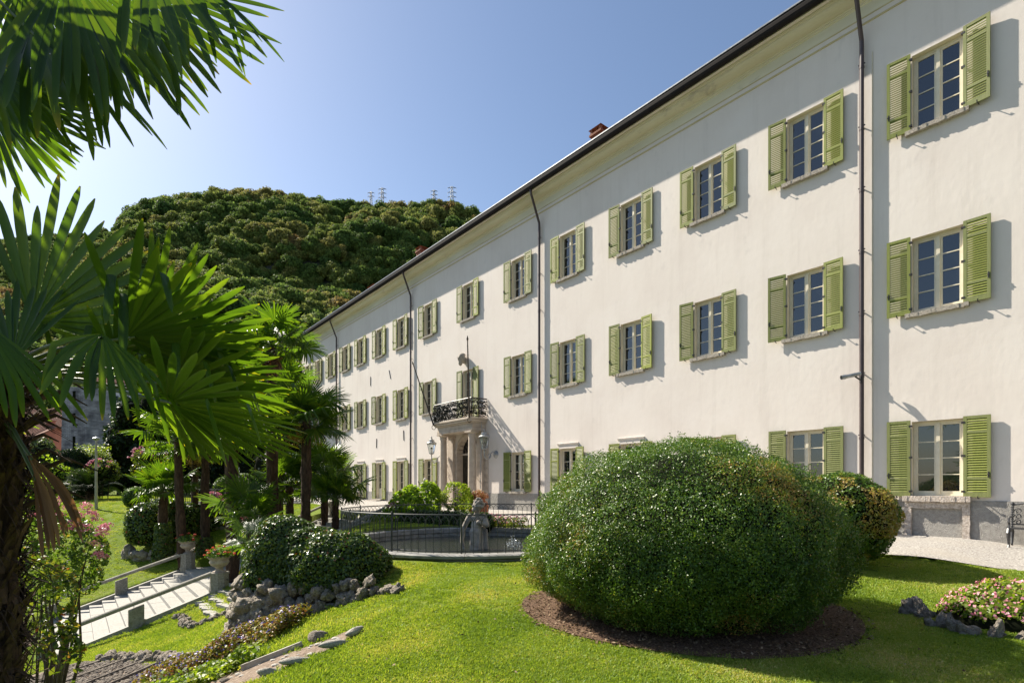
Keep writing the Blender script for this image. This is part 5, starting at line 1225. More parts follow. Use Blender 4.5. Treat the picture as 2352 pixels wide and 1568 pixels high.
# right bed: pink begonias in a ring of rock
bx, by = 5.98, 6.15; zb_ = T(bx, by); t = thing('flower_bed', 'pink flowering cushion in a low ring of dark rocks on the lawn', 'flower bed', (bx, by, zb_))
n_ = 7000; a = RNG.uniform(0, 6.283, n_); q = np.sqrt(RNG.random(n_)); x, y = .92 * q * np.cos(a), .62 * q * np.sin(a); h = .34 * np.sqrt(np.clip(1 - q ** 2, 0, 1)) + .06 + .05 * vnoise(np.stack([x, y, x * 0], 1), 6, 1)
P = np.stack([x, y, h * RNG.uniform(.75, 1.08, n_)], 1); N = unit(np.stack([x, y * 1.4, np.full(n_, .5)], 1))
cards_obj('foliage', P, N, .058 * RNG.uniform(.7, 1.2, n_), M_yel, t, .7, .55, np.clip(RNG.normal(.5, .25, n_), 0, 1)); k = RNG.random(n_) < .2
cards_obj('blossom', P[k] + N[k] * .025, N[k], .034 * RNG.uniform(.8, 1.3, k.sum()), M_pink, t, .9, .5)
m = MB(); m.ball((0, 0, 0), 1, 12, sq=(.95, .64, .3)); m.build('shade_core', M_core, t, smooth=True)
for k in range(42):
    a = rr.uniform(2.6, 6.0); q = rr.uniform(.95, 1.22); s = rr.uniform(.07, .16); x, y = 1.02 * q * math.cos(a), .74 * q * math.sin(a)
    link('rock', ROCKS[k % 7], t, (x, y, T(bx + x, by + y) - zb_ + .0), (rr.uniform(0, 6), rr.uniform(0, 6), 0), (s * 1.4, s * 1.1, s * .75))
# bronze ground cover with blue flowers above the path
t = thing('groundcover_bed', 'bronze leaved ground cover with small blue flowers along the path edge', 'flower bed', (-4.6, 8.6, T(-4.6, 8.6)))
n_ = 15000; u = RNG.random(n_); v = RNG.normal(0, .42, n_).clip(-1, 1); cx = -3.45 - 2.6 * u; cy = 8.25 + .75 * u + .15 * np.sin(u * 6); x = cx + .28 * v; y = cy + .36 * v
h = (.34 - .08 * u) * np.sqrt(np.clip(1 - v ** 2, 0, 1)) * (1 + .3 * vnoise(np.stack([x, y, x * 0], 1), 4, 2)); z = terr(x, y)
P = np.stack([x + 4.6, y - 8.6, z - T(-4.6, 8.6) + h * RNG.uniform(.3, 1.08, n_) + .02], 1); N = unit(np.stack([v * .3, v * .5 - .3, np.full(n_, .7)], 1))
cards_obj('foliage', P, N, .052 * RNG.uniform(.6, 1.25, n_), M_pcer, t, .6, .7, np.clip(RNG.normal(.5, .27, n_), 0, 1)); k = RNG.random(n_) < .05
cards_obj('blossom', P[k] + np.array([0, -.02, .04]), N[k], .035, M_blue, t, .9, .6)
# yellow-green plants at the bottom edge
t = thing('groundcover_bed', 'yellow-green leafy plants at the near edge of the path', 'plants', (-3.9, 7.4, T(-3.9, 7.4)))
n_ = 5200; u = RNG.random(n_); x = -3.7 - 2.2 * u + RNG.normal(0, .14, n_); y = 7.30 + .72 * u + RNG.normal(0, .13, n_); z = terr(x, y); h = RNG.random(n_) ** .6 * (.30 * (.6 + .5 * vnoise(np.stack([x, y, x * 0], 1), 3, 7)) + .05)
P = np.stack([x + 3.9, y - 7.4, z - T(-3.9, 7.4) + h], 1); cards_obj('foliage', P, np.tile([0, -.3, 1.0], (n_, 1)), .075 * RNG.uniform(.6, 1.2, n_), M_yel, t, .75, .7, np.clip(RNG.normal(.45, .28, n_), 0, 1))
# crape myrtle with pink panicles, and tangled shrub below it
def branches(t, pts, n, r0, seed, mat=M_bark, name='branch'):
    q = random.Random(seed)
    for k in range(n):
        e = pts[q.randrange(len(pts))]; b = Vector((q.uniform(-.12, .12), q.uniform(-.12, .12), -.15)); mid = b.lerp(Vector(e), .5) + Vector((q.uniform(-.15, .15), q.uniform(-.15, .15), q.uniform(0, .2)))
        MB().tube([b, b.lerp(mid, .6), mid, mid.lerp(Vector(e), .6), e], [r0, r0 * .8, r0 * .6, r0 * .4, r0 * .15], 6).build(name, mat, t)
gx, gy = at(120, 0, 7.4).x, 7.4; gz = T(gx, gy)
cl = []
for px, py, Y, r in ((95, 1240, 7.4, .42), (140, 1225, 7.3, .36), (165, 1270, 7.2, .42), (130, 1310, 7.2, .45), (90, 1300, 7.5, .45), (195, 1290, 7.1, .26), (205, 1255, 7.1, .22), (180, 1330, 7.1, .28), (60, 1350, 7.4, .4)):
    q = at(px, py, Y); cl.append(((q.x - gx, q.y - gy, q.z - gz), (r, r, r * .75)))
t = shrub('crape_myrtle', 'crape myrtle with pink flower panicles leaning over the stairs', 'shrub', (gx, gy, gz), cl, 24000, .06, M_myr, 6, .25, .3, .9, lambda P: np.clip(RNG.normal(.5, .22, len(P)), 0, .96), core=0, twigs=False, zmin=.1)
branches(t, [c for c, r in cl], 12, .03, 4)
fp = []
for px, py, Y in ((238, 1213, 7.0), (228, 1222, 7.0), (245, 1218, 7.0), (205, 1175, 7.2), (190, 1162, 7.2), (178, 1185, 7.2), (150, 1150, 7.3), (165, 1170, 7.3), (140, 1180, 7.3), (120, 1165, 7.4), (215, 1245, 7.1), (225, 1262, 7.0), (200, 1205, 7.2), (100, 1170, 7.5), (85, 1190, 7.5), (215, 1195, 7.2), (172, 1205, 7.2), (150, 1215, 7.2), (225, 1275, 7.0)):
    q = at(px, py, Y); fp.append((q.x - gx, q.y - gy, q.z - gz))
fp = np.array(fp); fp = np.concatenate([fp + RNG.normal(0, .035, fp.shape) for _ in range(3)])
flower_heads('blossom', fp, .07, 26, M_pink, t, .028)
gx, gy = at(70, 0, 5.2).x, 5.2; gz = T(gx, gy); cl = []
for px, py, Y, r in ((60, 1340, 5.3, .3), (95, 1360, 5.2, .3), (40, 1420, 5.2, .38), (105, 1430, 5.2, .26), (70, 1490, 5.1, .4), (20, 1520, 5.1, .4), (105, 1530, 5.0, .32), (130, 1480, 5.2, .18), (135, 1400, 5.3, .17), (60, 1570, 5.0, .45)):
    q = at(px, py, Y); cl.append(((q.x - gx, q.y - gy, q.z - gz), (r, r, r)))
t = shrub('tangled_shrub', 'tangled shrub of yellow, red and green leaves beside the stair foot', 'shrub', (gx, gy, gz), cl, 34000, .075, M_mix, 7, .3, .35, .9, lambda P: np.clip(RNG.normal(.42, .28, len(P)), 0, 1), core=0, twigs=False, zmin=.0)
branches(t, [(c[0] + rr.uniform(-.2, .2), c[1], c[2] + rr.uniform(0, .3)) for c, r in cl], 14, .010, 9)
# stones edging the path
et = thing('stone_edging', 'row of pale edging stones between the near lawn and the earth path', 'edging', (-2.6, 6.3, T(-2.6, 6.3)))
M_pale = noise_mat('pale_edge_stone', [(.3, (.30, .27, .23)), (.6, (.48, .45, .40)), (.8, (.58, .55, .50))], scale=8, detail=8, rough=.9, bump=.8, bscale=25, bdist=.02)
PALE = [rock_mesh('edge_stone', M_pale, 20 + k, .2, (1, .5, .45), 12, 8) for k in range(4)]
for k in range(15):
    u = .12 + k * .27; x, y = path_xy(np.array([u]), np.array([1.06])); x2, y2 = path_xy(np.array([u + .1]), np.array([1.06])); x, y = float(x[0]), float(y[0]); a = math.atan2(float(y2[0]) - y, float(x2[0]) - x); s = rr.uniform(.12, .17)
    link('edge_stone', PALE[k % 4], et, (x + 2.6, y - 6.3, T(x, y) - T(-2.6, 6.3) + .05), (rr.uniform(-.15, .15), rr.uniform(-.1, .1), a), (s * 1.5, s * .85, s * .9))
for (x, y, s), lb in (((-2.55, 7.0, .15), 'rounded grey boulder at the top of the earth path'), ((-3.65, 6.75, .07), 'small grey stone lying on the earth path')):
    o = link('boulder', rock_mesh('boulder', M_tufa, int(s * 100), .15, (1, .8, .62), 20, 12, .04), None, (x, y, T(x, y) + s * .4), (0, 0, .4), (s, s, s)); set_tags(o, lb, 'boulder')
m = MB(); a, b = gp(-2.75, 6.95, .04), gp(-3.55, 7.0, .05); m.box(0, (b - a).length, -.03, .03, -.04, .05); o = m.build('stone_riser', M_pale, None, loc=a, rot=(0, 0, math.atan2(b.y - a.y, b.x - a.x))); o.rotation_euler[1] = -math.asin((b.z - a.z) / (b - a).length)
set_tags(o, 'thin stone riser lying across the earth path', 'step')
# cobbled ramp at the foot of the path
M_cob = noise_mat('brown_cobble', [(.3, (.09, .07, .052)), (.6, (.21, .175, .14)), (.8, (.32, .28, .235))], scale=9, detail=8, rough=.9, bump=.8, bscale=25, bdist=.02)
cr = thing('cobbled_steps', 'shallow cobbled steps with stone risers at the foot of the path', 'steps', (-7.9, 10.2, T(-7.9, 10.2)))
for k in range(5):
    u = pl[-1] * (.52 + .085 * k); A_, B_ = [Vector((float(q[0][0]), float(q[1][0]), 0)) for q in (path_xy(np.array([u]), np.array([-1.0])), path_xy(np.array([u]), np.array([1.0])))]
    A_.z, B_.z = T(A_.x, A_.y) + .02, T(B_.x, B_.y) + .02; m = MB(); d = B_ - A_; m.box(0, d.length, -.03, .03, -.08, .055)
    o = m.build('riser', M_cob, cr, bevel=.015, loc=A_ - Vector(cr.location)); o.rotation_euler = (0, -math.asin(d.z / d.length), math.atan2(d.y, d.x))
n_ = 2600; u = RNG.uniform(pl[-1] * .47, pl[-1] * .95, n_); x, y = path_xy(u, RNG.uniform(-.98, .98, n_)); z = terr(x, y); cv, cf = uvball(6, 4)
V = (cv[None] * (np.array([.045, .03, .03]) * RNG.uniform(.7, 1.2, (n_, 1)))[:, None, :]) + np.stack([x + 7.9, y - 10.2, z - T(-7.9, 10.2) + .022], 1)[:, None, :]
o = link('cobbles', np_mesh('cobbles', V.reshape(-1, 3), (cf[None] + (np.arange(n_) * len(cv))[:, None, None]).reshape(-1, 4), M_cob, smooth=True), cr); o['kind'] = 'stuff'
n_ = 90; u = RNG.uniform(.2, pl[-1] * .45, n_); x, y = path_xy(u, RNG.uniform(-.95, .95, n_)); z = terr(x, y)
V = (cv[None] * (np.array([.04, .028, .014]) * RNG.uniform(.4, 1.5, (n_, 1)))[:, None, :]) + np.stack([x, y, z + .022], 1)[:, None, :]
o = link('path_pebbles', np_mesh('path_pebbles', V.reshape(-1, 3), (cf[None] + (np.arange(n_) * len(cv))[:, None, None]).reshape(-1, 4), M_pale, smooth=True)); o['kind'] = 'stuff'; o['label'] = 'loose pebbles on the earth path'
rb = thing('rock_border', 'rough tufa border between the lower lawn and the cobbled steps', 'rocks', (-7, 10.2, T(-7, 10.2)))
for k in range(40):
    u = pl[-1] * (.40 + .5 * k / 40); x, y = path_xy(np.array([u]), np.array([-1.2])); x, y = float(x[0]) + rr.uniform(-.06, .06), float(y[0]) + rr.uniform(-.06, .06); s = rr.uniform(.11, .2)
    link('rock', ROCKS[k % 7], rb, (x + 7, y - 10.2, T(x, y) - T(-7, 10.2) + .04), (rr.uniform(0, 6), rr.uniform(0, 6), 0), (s, s, s))
for k in range(26):                                                   # border round the flagstones
    q = fac(15.6 + rr.uniform(-.1, .1) if k < 14 else 15.7 + .2 * (k - 14), 11.0 + k * .16 if k < 14 else 13.0 + rr.uniform(-.1, .1)); s = rr.uniform(.10, .18)
    link('rock', ROCKS[k % 7], rb, (q.x + 7, q.y - 10.2, T(q.x, q.y) - T(-7, 10.2) + .03), (rr.uniform(0, 6), rr.uniform(0, 6), 0), (s, s, s))
# ------------------------------------------------------------------ windmill palms
M_palm = leaf_mat('palm_leaf', [(0, (.014, .036, .010)), (.45, (.03, .070, .014)), (.8, (.055, .10, .018)), (.93, (.22, .19, .03)), (1, (.40, .22, .06))], .44, 3.4, .38, .38, tint=(1.35, 1.12, .16))
M_pet = plain('petiole', (.075, .11, .025), .45)
M_fibre = noise_mat('palm_fibre', [(.3, (.025, .015, .010)), (.6, (.09, .055, .035)), (.8, (.17, .115, .075))], scale=14, rough=.95, bump=1, bscale=30, bdist=.03, stretch=(1, 1, .3))
M_dead = leaf_mat('dead_palm_leaf', [(0, (.09, .045, .02)), (.6, (.2, .11, .05)), (1, (.33, .2, .1))], .35, 1.5, tint=(1.1, .9, .6))
M_fruit = leaf_mat('palm_fruit', [(0, (.30, .19, .03)), (1, (.55, .38, .06))], .1, 1.0, tint=(1, .9, .5))
TS = np.array([.03, .2, .42, .56, .70, .83, .93, 1.0]); HWS = np.array([.075, .48, 1.0, 1.16, 1.2, 1.08, .78, .18])
def fan(hub, A, N, Rr, nseg=40, spread=5.0, droop=.25, brk=.12, seed=0, grav=(0, 0, -1), lenj=.07, fold=.45, a0=None, a1=None):
    """one fan blade: pleated segments joined near the hub, free and drooping outside; returns V, F, tone"""
    q = np.random.default_rng(seed); hub, A, N, gr = (np.array(v, float) for v in (hub, A, N, grav))
    A = A / np.linalg.norm(A); N = N - A * (N @ A); N = N / np.linalg.norm(N); B = np.cross(N, A)
    lo, hi = (-spread / 2, spread / 2) if a0 is None else (a0, a1)
    Vs, Fs, Ts, b = [], [], [], 0
    step = (hi - lo) / nseg; hw0 = .42 * Rr * step * .5 * 1.03
    for k in range(nseg):
        a = lo + step * (k + .5) + q.normal(0, step * .08); d = math.cos(a) * A + math.sin(a) * B; tv = -math.sin(a) * A + math.cos(a) * B
        L = Rr * (.76 + .24 * math.cos(a * .5)) * (1 + q.normal(0, lenj)); bend = droop * q.uniform(.5, 1.6); rb = q.uniform(.5, .8) if q.random() < brk else 9; tw = q.normal(0, .25)
        p = hub + d * TS[0] * L; tone0 = np.clip(q.normal(.42, .17), .05, .8); dd = d; yl = .84 + .16 * q.random()
        for i, t in enumerate(TS):
            if i:
                e = max(0, t - .38) * bend * 1.4 + (2.6 if t > rb else 0); dd = d + gr * e; dd = dd / np.linalg.norm(dd); p = p + dd * (t - TS[i - 1]) * L
            s_ = tv * math.cos(tw * max(0, t - .4)) + N * math.sin(tw * max(0, t - .4)); nn = np.cross(dd, s_); nn = nn / (np.linalg.norm(nn) + 1e-9)
            w_ = hw0 * HWS[i]; Vs += [p + s_ * w_, p - nn * w_ * fold * (1.1 if t < .5 else .8), p - s_ * w_]
            tn = tone0 if t < .9 else (tone0 + (yl - tone0) * (t - .88) / .12 * (.9 if q.random() < .7 else .3)); Ts += [tn] * 3
            if i:
                c = b + i * 3; Fs += [(c - 3, c - 2, c + 1, c), (c - 2, c - 1, c + 2, c + 1)]
        b += len(TS) * 3
    return np.array(Vs), np.array(Fs), np.array(Ts)
def leaf_mesh(name, Lp, Rr, seed, droop=.25, brk=.12, spread=5.2, nseg=38, mat=None):
    V, F, tn = fan((Lp, 0, 0), (1, 0, .0), (-.25, 0, 1), Rr, nseg, spread, droop, brk, seed, (-.15, 0, -1))
    m = MB(); m.tube([(0, 0, 0), (Lp * .5, 0, .03), (Lp + .06, 0, 0)], [.022, .014, .010], 5)
    pv = np.array(m.v); pf = np.array([f for f in m.f if len(f) == 4]) + len(V)
    return np_mesh(name, np.concatenate([V, pv]), np.concatenate([F, pf]), [mat or M_palm, M_pet], np.r_[np.zeros(len(F)), np.ones(len(pf))], attrs={'tone': np.r_[tn, np.full(len(pv), .5)]})
LEAVES = [leaf_mesh('leaf', .62 + .1 * k, .60 + .03 * k, 30 + k, .22 + .1 * k, .06 + .06 * k) for k in range(4)]
OLD = [leaf_mesh('leaf', .55, .55, 40 + k, .9, .3) for k in range(2)]
DEAD = [leaf_mesh('dead_leaf', .4, .5, 50 + k, 2.4, .5, 3.6, 22, M_dead) for k in range(2)]
def trunk_mesh(H, r, seed, lean=(0, 0), shag=220, fl=.06):
    q = np.random.default_rng(seed); m = MB(); n_ = 14; path = []; rad = []
    for k in range(n_ + 1):
        t = k / n_; path.append((lean[0] * t + .02 * math.sin(t * 5 + seed), lean[1] * t, -.15 + (H + .15) * t)); rad.append(r * (1.18 - .2 * t + .07 * q.normal()))
    m.tube(path, rad, 12); V = np.array(m.v); F = [f for f in m.f]
    m.v = [tuple(p) for p in V + .18 * r * fbm(V, 14, seed, 2)[:, None] * unit(V * np.array([1, 1, 0]) + 1e-6)]
    for k in range(shag):                                      # leaf-base stubs and fibres
        t = q.uniform(.02, 1); a = q.uniform(0, 6.283); c = Vector((lean[0] * t, lean[1] * t, H * t)); d = Vector((math.cos(a), math.sin(a), 0)); s_ = Vector((-math.sin(a), math.cos(a), 0)); L = q.uniform(.08, .2); w_ = q.uniform(.008, .03)
        b0 = c + d * r * 1.0; tp = c + d * (r + fl * q.uniform(.3, 1.3)) + Vector((0, 0, L * q.choice((1, .6, -.7))))
        m.add([b0 - s_ * w_, b0 + s_ * w_, tp + s_ * w_ * .4, tp - s_ * w_ * .4], [(0, 1, 2, 3)])
    return m.mesh('trunk', M_fibre)
def palm(base, H, r, lab, nl=26, sc=1.0, lean=(0, 0), seed=0, dead=0, fruit=0, group='palms round the garden stairs', emax=80, emin=-45, ivy=0):
    t = thing('palm_tree', lab, 'palm tree', base, 0, group); q = random.Random(seed)
    link('trunk', trunk_mesh(H, r, seed, lean), t); top = Vector((lean[0], lean[1], H))
    for k in range(nl):
        f_ = (k + .5) / nl; el = R(emax + (emin - emax) * f_ ** .85 + q.uniform(-8, 8)); az = k * 2.39996 + seed
        d = Vector((math.cos(az) * math.cos(el), math.sin(az) * math.cos(el), math.sin(el))); up = Vector((0, 0, 1)) if abs(d.z) < .9 else Vector((-math.cos(az), -math.sin(az), 0))
        z_ = (up - d * up.dot(d)).normalized(); y_ = z_.cross(d); me = LEAVES[q.randrange(4)] if f_ < .8 else OLD[q.randrange(2)]
        o = link('leaf', me, t); s_ = sc * q.uniform(.85, 1.12)
        o.matrix_local = Matrix.Translation(top + d * .05) @ Matrix((d, y_, z_)).transposed().to_4x4() @ Matrix.Rotation(q.uniform(-.5, .5), 4, 'X') @ Matrix.Scale(s_, 4)
    for k in range(dead):
        az = q.uniform(0, 6.28); el = R(q.uniform(-80, -50)); d = Vector((math.cos(az) * math.cos(el), math.sin(az) * math.cos(el), math.sin(el))); z_ = (Vector((math.cos(az), math.sin(az), .2)) - d * Vector((math.cos(az), math.sin(az), .2)).dot(d)).normalized(); y_ = z_.cross(d)
        o = link('dead_leaf', DEAD[k % 2], t); o.matrix_local = Matrix.Translation(top - Vector((0, 0, q.uniform(0, .4)))) @ Matrix((d, y_, z_)).transposed().to_4x4() @ Matrix.Scale(sc * .85, 4)
    for k in range(fruit):
        az = seed + 1.2 + k * 2.6; c = top + Vector((math.cos(az) * .42, math.sin(az) * .42, -.38)); n_ = 700; P = np.array(c) + RNG.normal(0, 1, (n_, 3)) * np.array([.15, .15, .17]); P[:, 2] -= .6 * np.hypot(P[:, 0] - c.x, P[:, 1] - c.y)
        cards_obj('fruit_cluster', P, sph_pts(n_), .04, M_fruit, t, .9, .5); MB().tube([top - Vector((0, 0, .1)), top.lerp(c, .6) + Vector((0, 0, .1)), c], .018, 5).build('fruit_stalk', M_fruit, t)
    if ivy:
        n_ = int(1500 * ivy); z = RNG.random(n_) * ivy; a = RNG.uniform(0, 6.283, n_); rr_ = r * 1.5 + .16 * (1 - z / ivy) + .05 * RNG.random(n_); P = np.stack([rr_ * np.cos(a), rr_ * np.sin(a), z], 1)
        cards_obj('ivy_sleeve', P, np.stack([np.cos(a), np.sin(a), 0 * a], 1), .10, M_ivy, t, .8, .5, ivy_tone(P))
    return t
def palm_px(px, yb, Y, ycr, r, lab, **k):
    x = (px - CX) / FOC * Y; zb = ZC - (yb - HY) / FOC * Y; zt = ZC - (ycr - HY) / FOC * Y
    zg = min(zb, T(x, Y) + .0) if k.pop('ground', True) else zb
    return palm((x, Y, zg), zt - zg, r, lab, **k)
palm_px(625, 1190, 21.5, 800, .20, 'tallest garden palm with a brown skirt of dead leaves under its crown', nl=26, sc=1.25, seed=1, dead=12, emin=-30)
palm_px(640, 1185, 24.0, 905, .17, 'palm with its crown just below the crown of the tallest palm', nl=28, sc=1.39, seed=5, dead=2, emin=-50)
palm_px(703, 1165, 19.5, 968, .165, 'palm with hanging yellow fruit clusters and ivy round its foot', nl=26, sc=1.25, seed=3, fruit=3, emin=-30, ivy=.9)
palm_px(533, 1228, 18.6, 985, .20, 'stout dark palm trunk nearest the flower urns', nl=24, sc=1.32, seed=7, emin=-40)
palm_px(472, 1180, 22.5, 985, .15, 'palm with a clipped shrub at its foot, in front of the ivy hedge', nl=20, sc=1.19, seed=9, emin=-35, ivy=.8)
palm_px(447, 1190, 25.2, 1030, .13, 'slender palm with yellow fruit and an ivy sleeve, in front of the ivy hedge', nl=20, sc=1.25, seed=11, fruit=2, emin=-30, ivy=1.2)
palm_px(418, 1214, 21.5, 1010, .14, 'slim curved palm rising behind the far flower urn', nl=20, sc=1.19, seed=13, emin=-35, lean=(-.15, 0))
palm_px(375, 1250, 22.6, 1128, .16, 'short palm with an ivy sleeved trunk at the rounded end of the hedge', nl=20, sc=1.12, seed=15, emin=-10, ivy=1.6)
palm_px(665, 1175, 23.5, 1118, .16, 'squat palm between the tall trunks and the fruiting palm', nl=22, sc=1.25, seed=17, emin=-25)
palm_px(548, 1400, 14.3, 1250, .13, 'small leaning palm on the flagstones beside the flower urn', nl=13, sc=.62, seed=20, emin=-30, emax=65, lean=(.32, .1))
palm_px(575, 1235, 17.6, 1200, .12, 'low bright palm behind the ivy mound', nl=14, sc=1.06, seed=21, emin=0, emax=80)
palm_px(770, 1180, 21.0, 1150, .12, 'low spreading palm beside the garden stairs and pool fence', nl=18, sc=1.12, seed=23, emin=0)
palm_px(745, 1150, 24.0, 1090, .14, 'medium palm in front of the far shuttered doors', nl=20, sc=1.32, seed=25, emin=-15)
# ---- foreground palm at the left edge
def fg_leaf(t, crown, hub, ang, depth, N, Rr, nseg, a0, a1, droop, brk, seed, mat=None, name='leaf'):
    """leaf with its hub at a given place; ang = direction of its midrib in the vertical plane, depth = how much it points away"""
    A = Vector((math.cos(R(ang)), depth, math.sin(R(ang)))); V, F, tn = fan(hub, A, N, Rr, nseg, 5, droop, brk, seed, a0=R(a0), a1=R(a1))
    m = MB(); h = Vector(hub); mid = crown.lerp(h, .55) + Vector((0, 0, .06)); m.tube([crown, crown.lerp(mid, .5) + Vector((0, 0, .02)), mid, mid.lerp(h, .6), h + A.normalized() * .05], [.018, .014, .011, .010, .008], 6)
    pv = np.array(m.v); pf = np.array([f for f in m.f if len(f) == 4]) + len(V); base = np.array(t.location)
    o = link(name, np_mesh(name, np.concatenate([V, pv]) - base, np.concatenate([F, pf]), [mat or M_palm, M_pet], np.r_[np.zeros(len(F)), np.ones(len(pf))], attrs={'tone': np.r_[tn, np.full(len(pv), .5)]}), t)
    return o
cx_, cy_ = at(-22, 0, 3.2).x, 3.2; cz_ = T(cx_, cy_)
c1 = at(-22, 880, 3.2)
fp1 = thing('palm_tree', 'close windmill palm with a shaggy fibre trunk and big dark fan leaves', 'palm tree', (cx_, cy_, cz_))
H1 = c1.z - cz_
link('trunk', trunk_mesh(H1 + .1, .14, 77, shag=1500, fl=.08), fp1)
q = random.Random(4); m = MB()
for k in range(420):                                             # loose fibres and old leaf-base stubs
    a = q.uniform(0, 6.28); z = H1 * q.uniform(.35, 1.08); r0 = .13; L = q.uniform(.1, .32); d = Vector((math.cos(a), math.sin(a), 0)); p0 = d * r0 + Vector((0, 0, z)); e = q.uniform(-.9, .7)
    m.tube([p0, p0 + d * L * .5 + Vector((0, 0, L * e * .5)), p0 + d * L * .85 + Vector((q.uniform(-.04, .04), q.uniform(-.04, .04), L * e * .5 - L * .3))], [.004, .003, .001], 3, caps=False)
for k in range(46):
    a = q.uniform(0, 6.28); z = H1 * q.uniform(.72, 1.05); L = q.uniform(.2, .42); d = Vector((math.cos(a), math.sin(a), 0)); p0 = d * .13 + Vector((0, 0, z)); m.tube([p0, p0 + d * L * .6 + Vector((0, 0, L * .35)), p0 + d * L + Vector((0, 0, L * .15))], [.02, .012, .004], 5)
o = m.build('trunk_fibres', M_fibre, fp1); o['kind'] = 'stuff'
NC = (-.15, -.85, .45)
FG = [  # px, py, Y, angle, depth, normal (of the side seen), R, a0, a1, droop, break; mostly seen from below against the light
    (75, 735, 2.95, 45, .10, (.1, -.95, .12), .77, -72, 76, .05, .04), (290, 775, 2.8, 4, .05, (.1, -.62, -.75), .70, -66, 80, .05, .12), (387, 925, 2.6, -8, .0, (.1, -.40, -.92), .64, -110, 70, .08, .14),
    (-40, 735, 2.5, -62, -.2, (.5, -.3, .8), .55, -50, 40, .5, .3), (235, 765, 2.45, -60, -.75, (.1, .3, .95), .48, -40, 60, 1.0, .5),
    (270, 850, 3.1, 0, .1, (.1, -.45, -.87), .58, -85, 85, .08, .25), (440, 860, 3.2, -6, .2, (.1, -.45, -.88), .58, -80, 80, .10, .15), (30, 830, 2.7, 150, .1, (0, -.8, .5), .6, -80, 80, .2, .1),
    (345, 790, 2.9, 24, .1, (.1, -.85, -.4), .58, -50, 60, .05, .15), (330, 825, 3.05, 12, .1, (.1, -.7, -.6), .66, -60, 60, .08, .2), (400, 885, 2.9, -2, .1, (.1, -.5, -.85), .62, -75, 70, .08, .25), (350, 905, 3.3, -16, .2, (.1, -.5, -.85), .56, -80, 70, .12, .2)]
for k, (px, py, Y, ang, dp, N, Rr, a0, a1, dr, bk) in enumerate(FG):
    fg_leaf(fp1, c1, at(px, py, Y), ang, dp, N, Rr, round((a1 - a0) / (8.2 if k == 0 else 6.6)), a0, a1, dr, bk, 100 + k)
fg_leaf(fp1, c1 + Vector((.05, 0, -.25)), at(62, 1040, 3.0), -56, .1, (.4, -.8, .2), .52, 6, -15, 15, 1.5, .0, 140, M_dead, 'dead_leaf')
fg_leaf(fp1, c1 + Vector((.05, 0, -.25)), at(75, 1085, 3.02), -66, .0, (.7, -.6, .2), .44, 5, -14, 14, 1.6, .0, 141, M_dead, 'dead_leaf')
# ---- taller palm whose crown hangs in from above
c2 = at(-170, -120, 3.4); bx_, by_ = c2.x - .25, c2.y; bz_ = T(bx_, by_)
fp2 = thing('palm_tree', 'tall palm whose fan leaves hang into the sky above the close palm', 'palm tree', (bx_, by_, bz_))
link('trunk', trunk_mesh(c2.z - bz_, .15, 78, lean=(.25, 0), shag=200), fp2)
UP = [(285, -45, 3.0, -28, .05, (-.1, -.93, .3), .84, -40, 30, .10, .10), (70, 75, 3.15, -36, .05, (.30, -.55, .75), .92, -55, 14, .75, .10), (-40, 215, 3.2, -30, .1, (-.1, -.9, .35), .66, -60, 75, .12, .08),
      (150, -75, 2.95, -62, .0, (.3, -.85, .3), .80, -50, 45, .35, .2), (330, -110, 2.9, -52, -.1, (.2, -.8, .5), .80, -45, 40, .6, .3), (60, -60, 3.3, -55, .1, (.3, -.8, .4), .85, -50, 50, .3, .15),
      (-60, 80, 3.3, -50, .0, (.2, -.85, .3), .72, -50, 60, .25, .15), (180, 15, 3.2, -40, .05, (.2, -.7, .6), .86, -50, 20, .6, .1), (240, -30, 3.3, -60, .1, (.1, -.9, .3), .72, -45, 40, .25, .1), (-30, 150, 3.0, -45, .0, (.3, -.6, .7), .6, -60, 40, .6, .2)]
for k, (px, py, Y, ang, dp, N, Rr, a0, a1, dr, bk) in enumerate(UP):
    fg_leaf(fp2, c2, at(px, py, Y), ang, dp, N, Rr, round((a1 - a0) / 5.2), a0, a1, dr, bk, 200 + k)

def ring_leaves(t, c, n_, sc, seed, keep, emax=70, emin=-40):
    """the rest of a crown, leaves all round it"""
    q = random.Random(seed); base = Vector(t.location)
    for k in range(n_):
        f_ = (k + .5) / n_; el = R(emax + (emin - emax) * f_ + q.uniform(-8, 8)); az = k * 2.39996 + seed; d = Vector((math.cos(az) * math.cos(el), math.sin(az) * math.cos(el), math.sin(el)))
        if not keep(d): continue
        up = Vector((0, 0, 1)) if abs(d.z) < .9 else Vector((-math.cos(az), -math.sin(az), 0)); z_ = (up - d * up.dot(d)).normalized(); y_ = z_.cross(d)
        o = link('leaf', LEAVES[q.randrange(4)], t); o.matrix_local = Matrix.Translation(c - base) @ Matrix((d, y_, z_)).transposed().to_4x4() @ Matrix.Rotation(q.uniform(-.4, .4), 4, 'X') @ Matrix.Scale(sc * q.uniform(.9, 1.1), 4)
ring_leaves(fp2, c2, 22, 1.15, 3, lambda d: d.x < -.1 and d.z > -.45)
ring_leaves(fp1, c1, 22, 1.1, 5, lambda d: d.x < -.4, 60, -20)
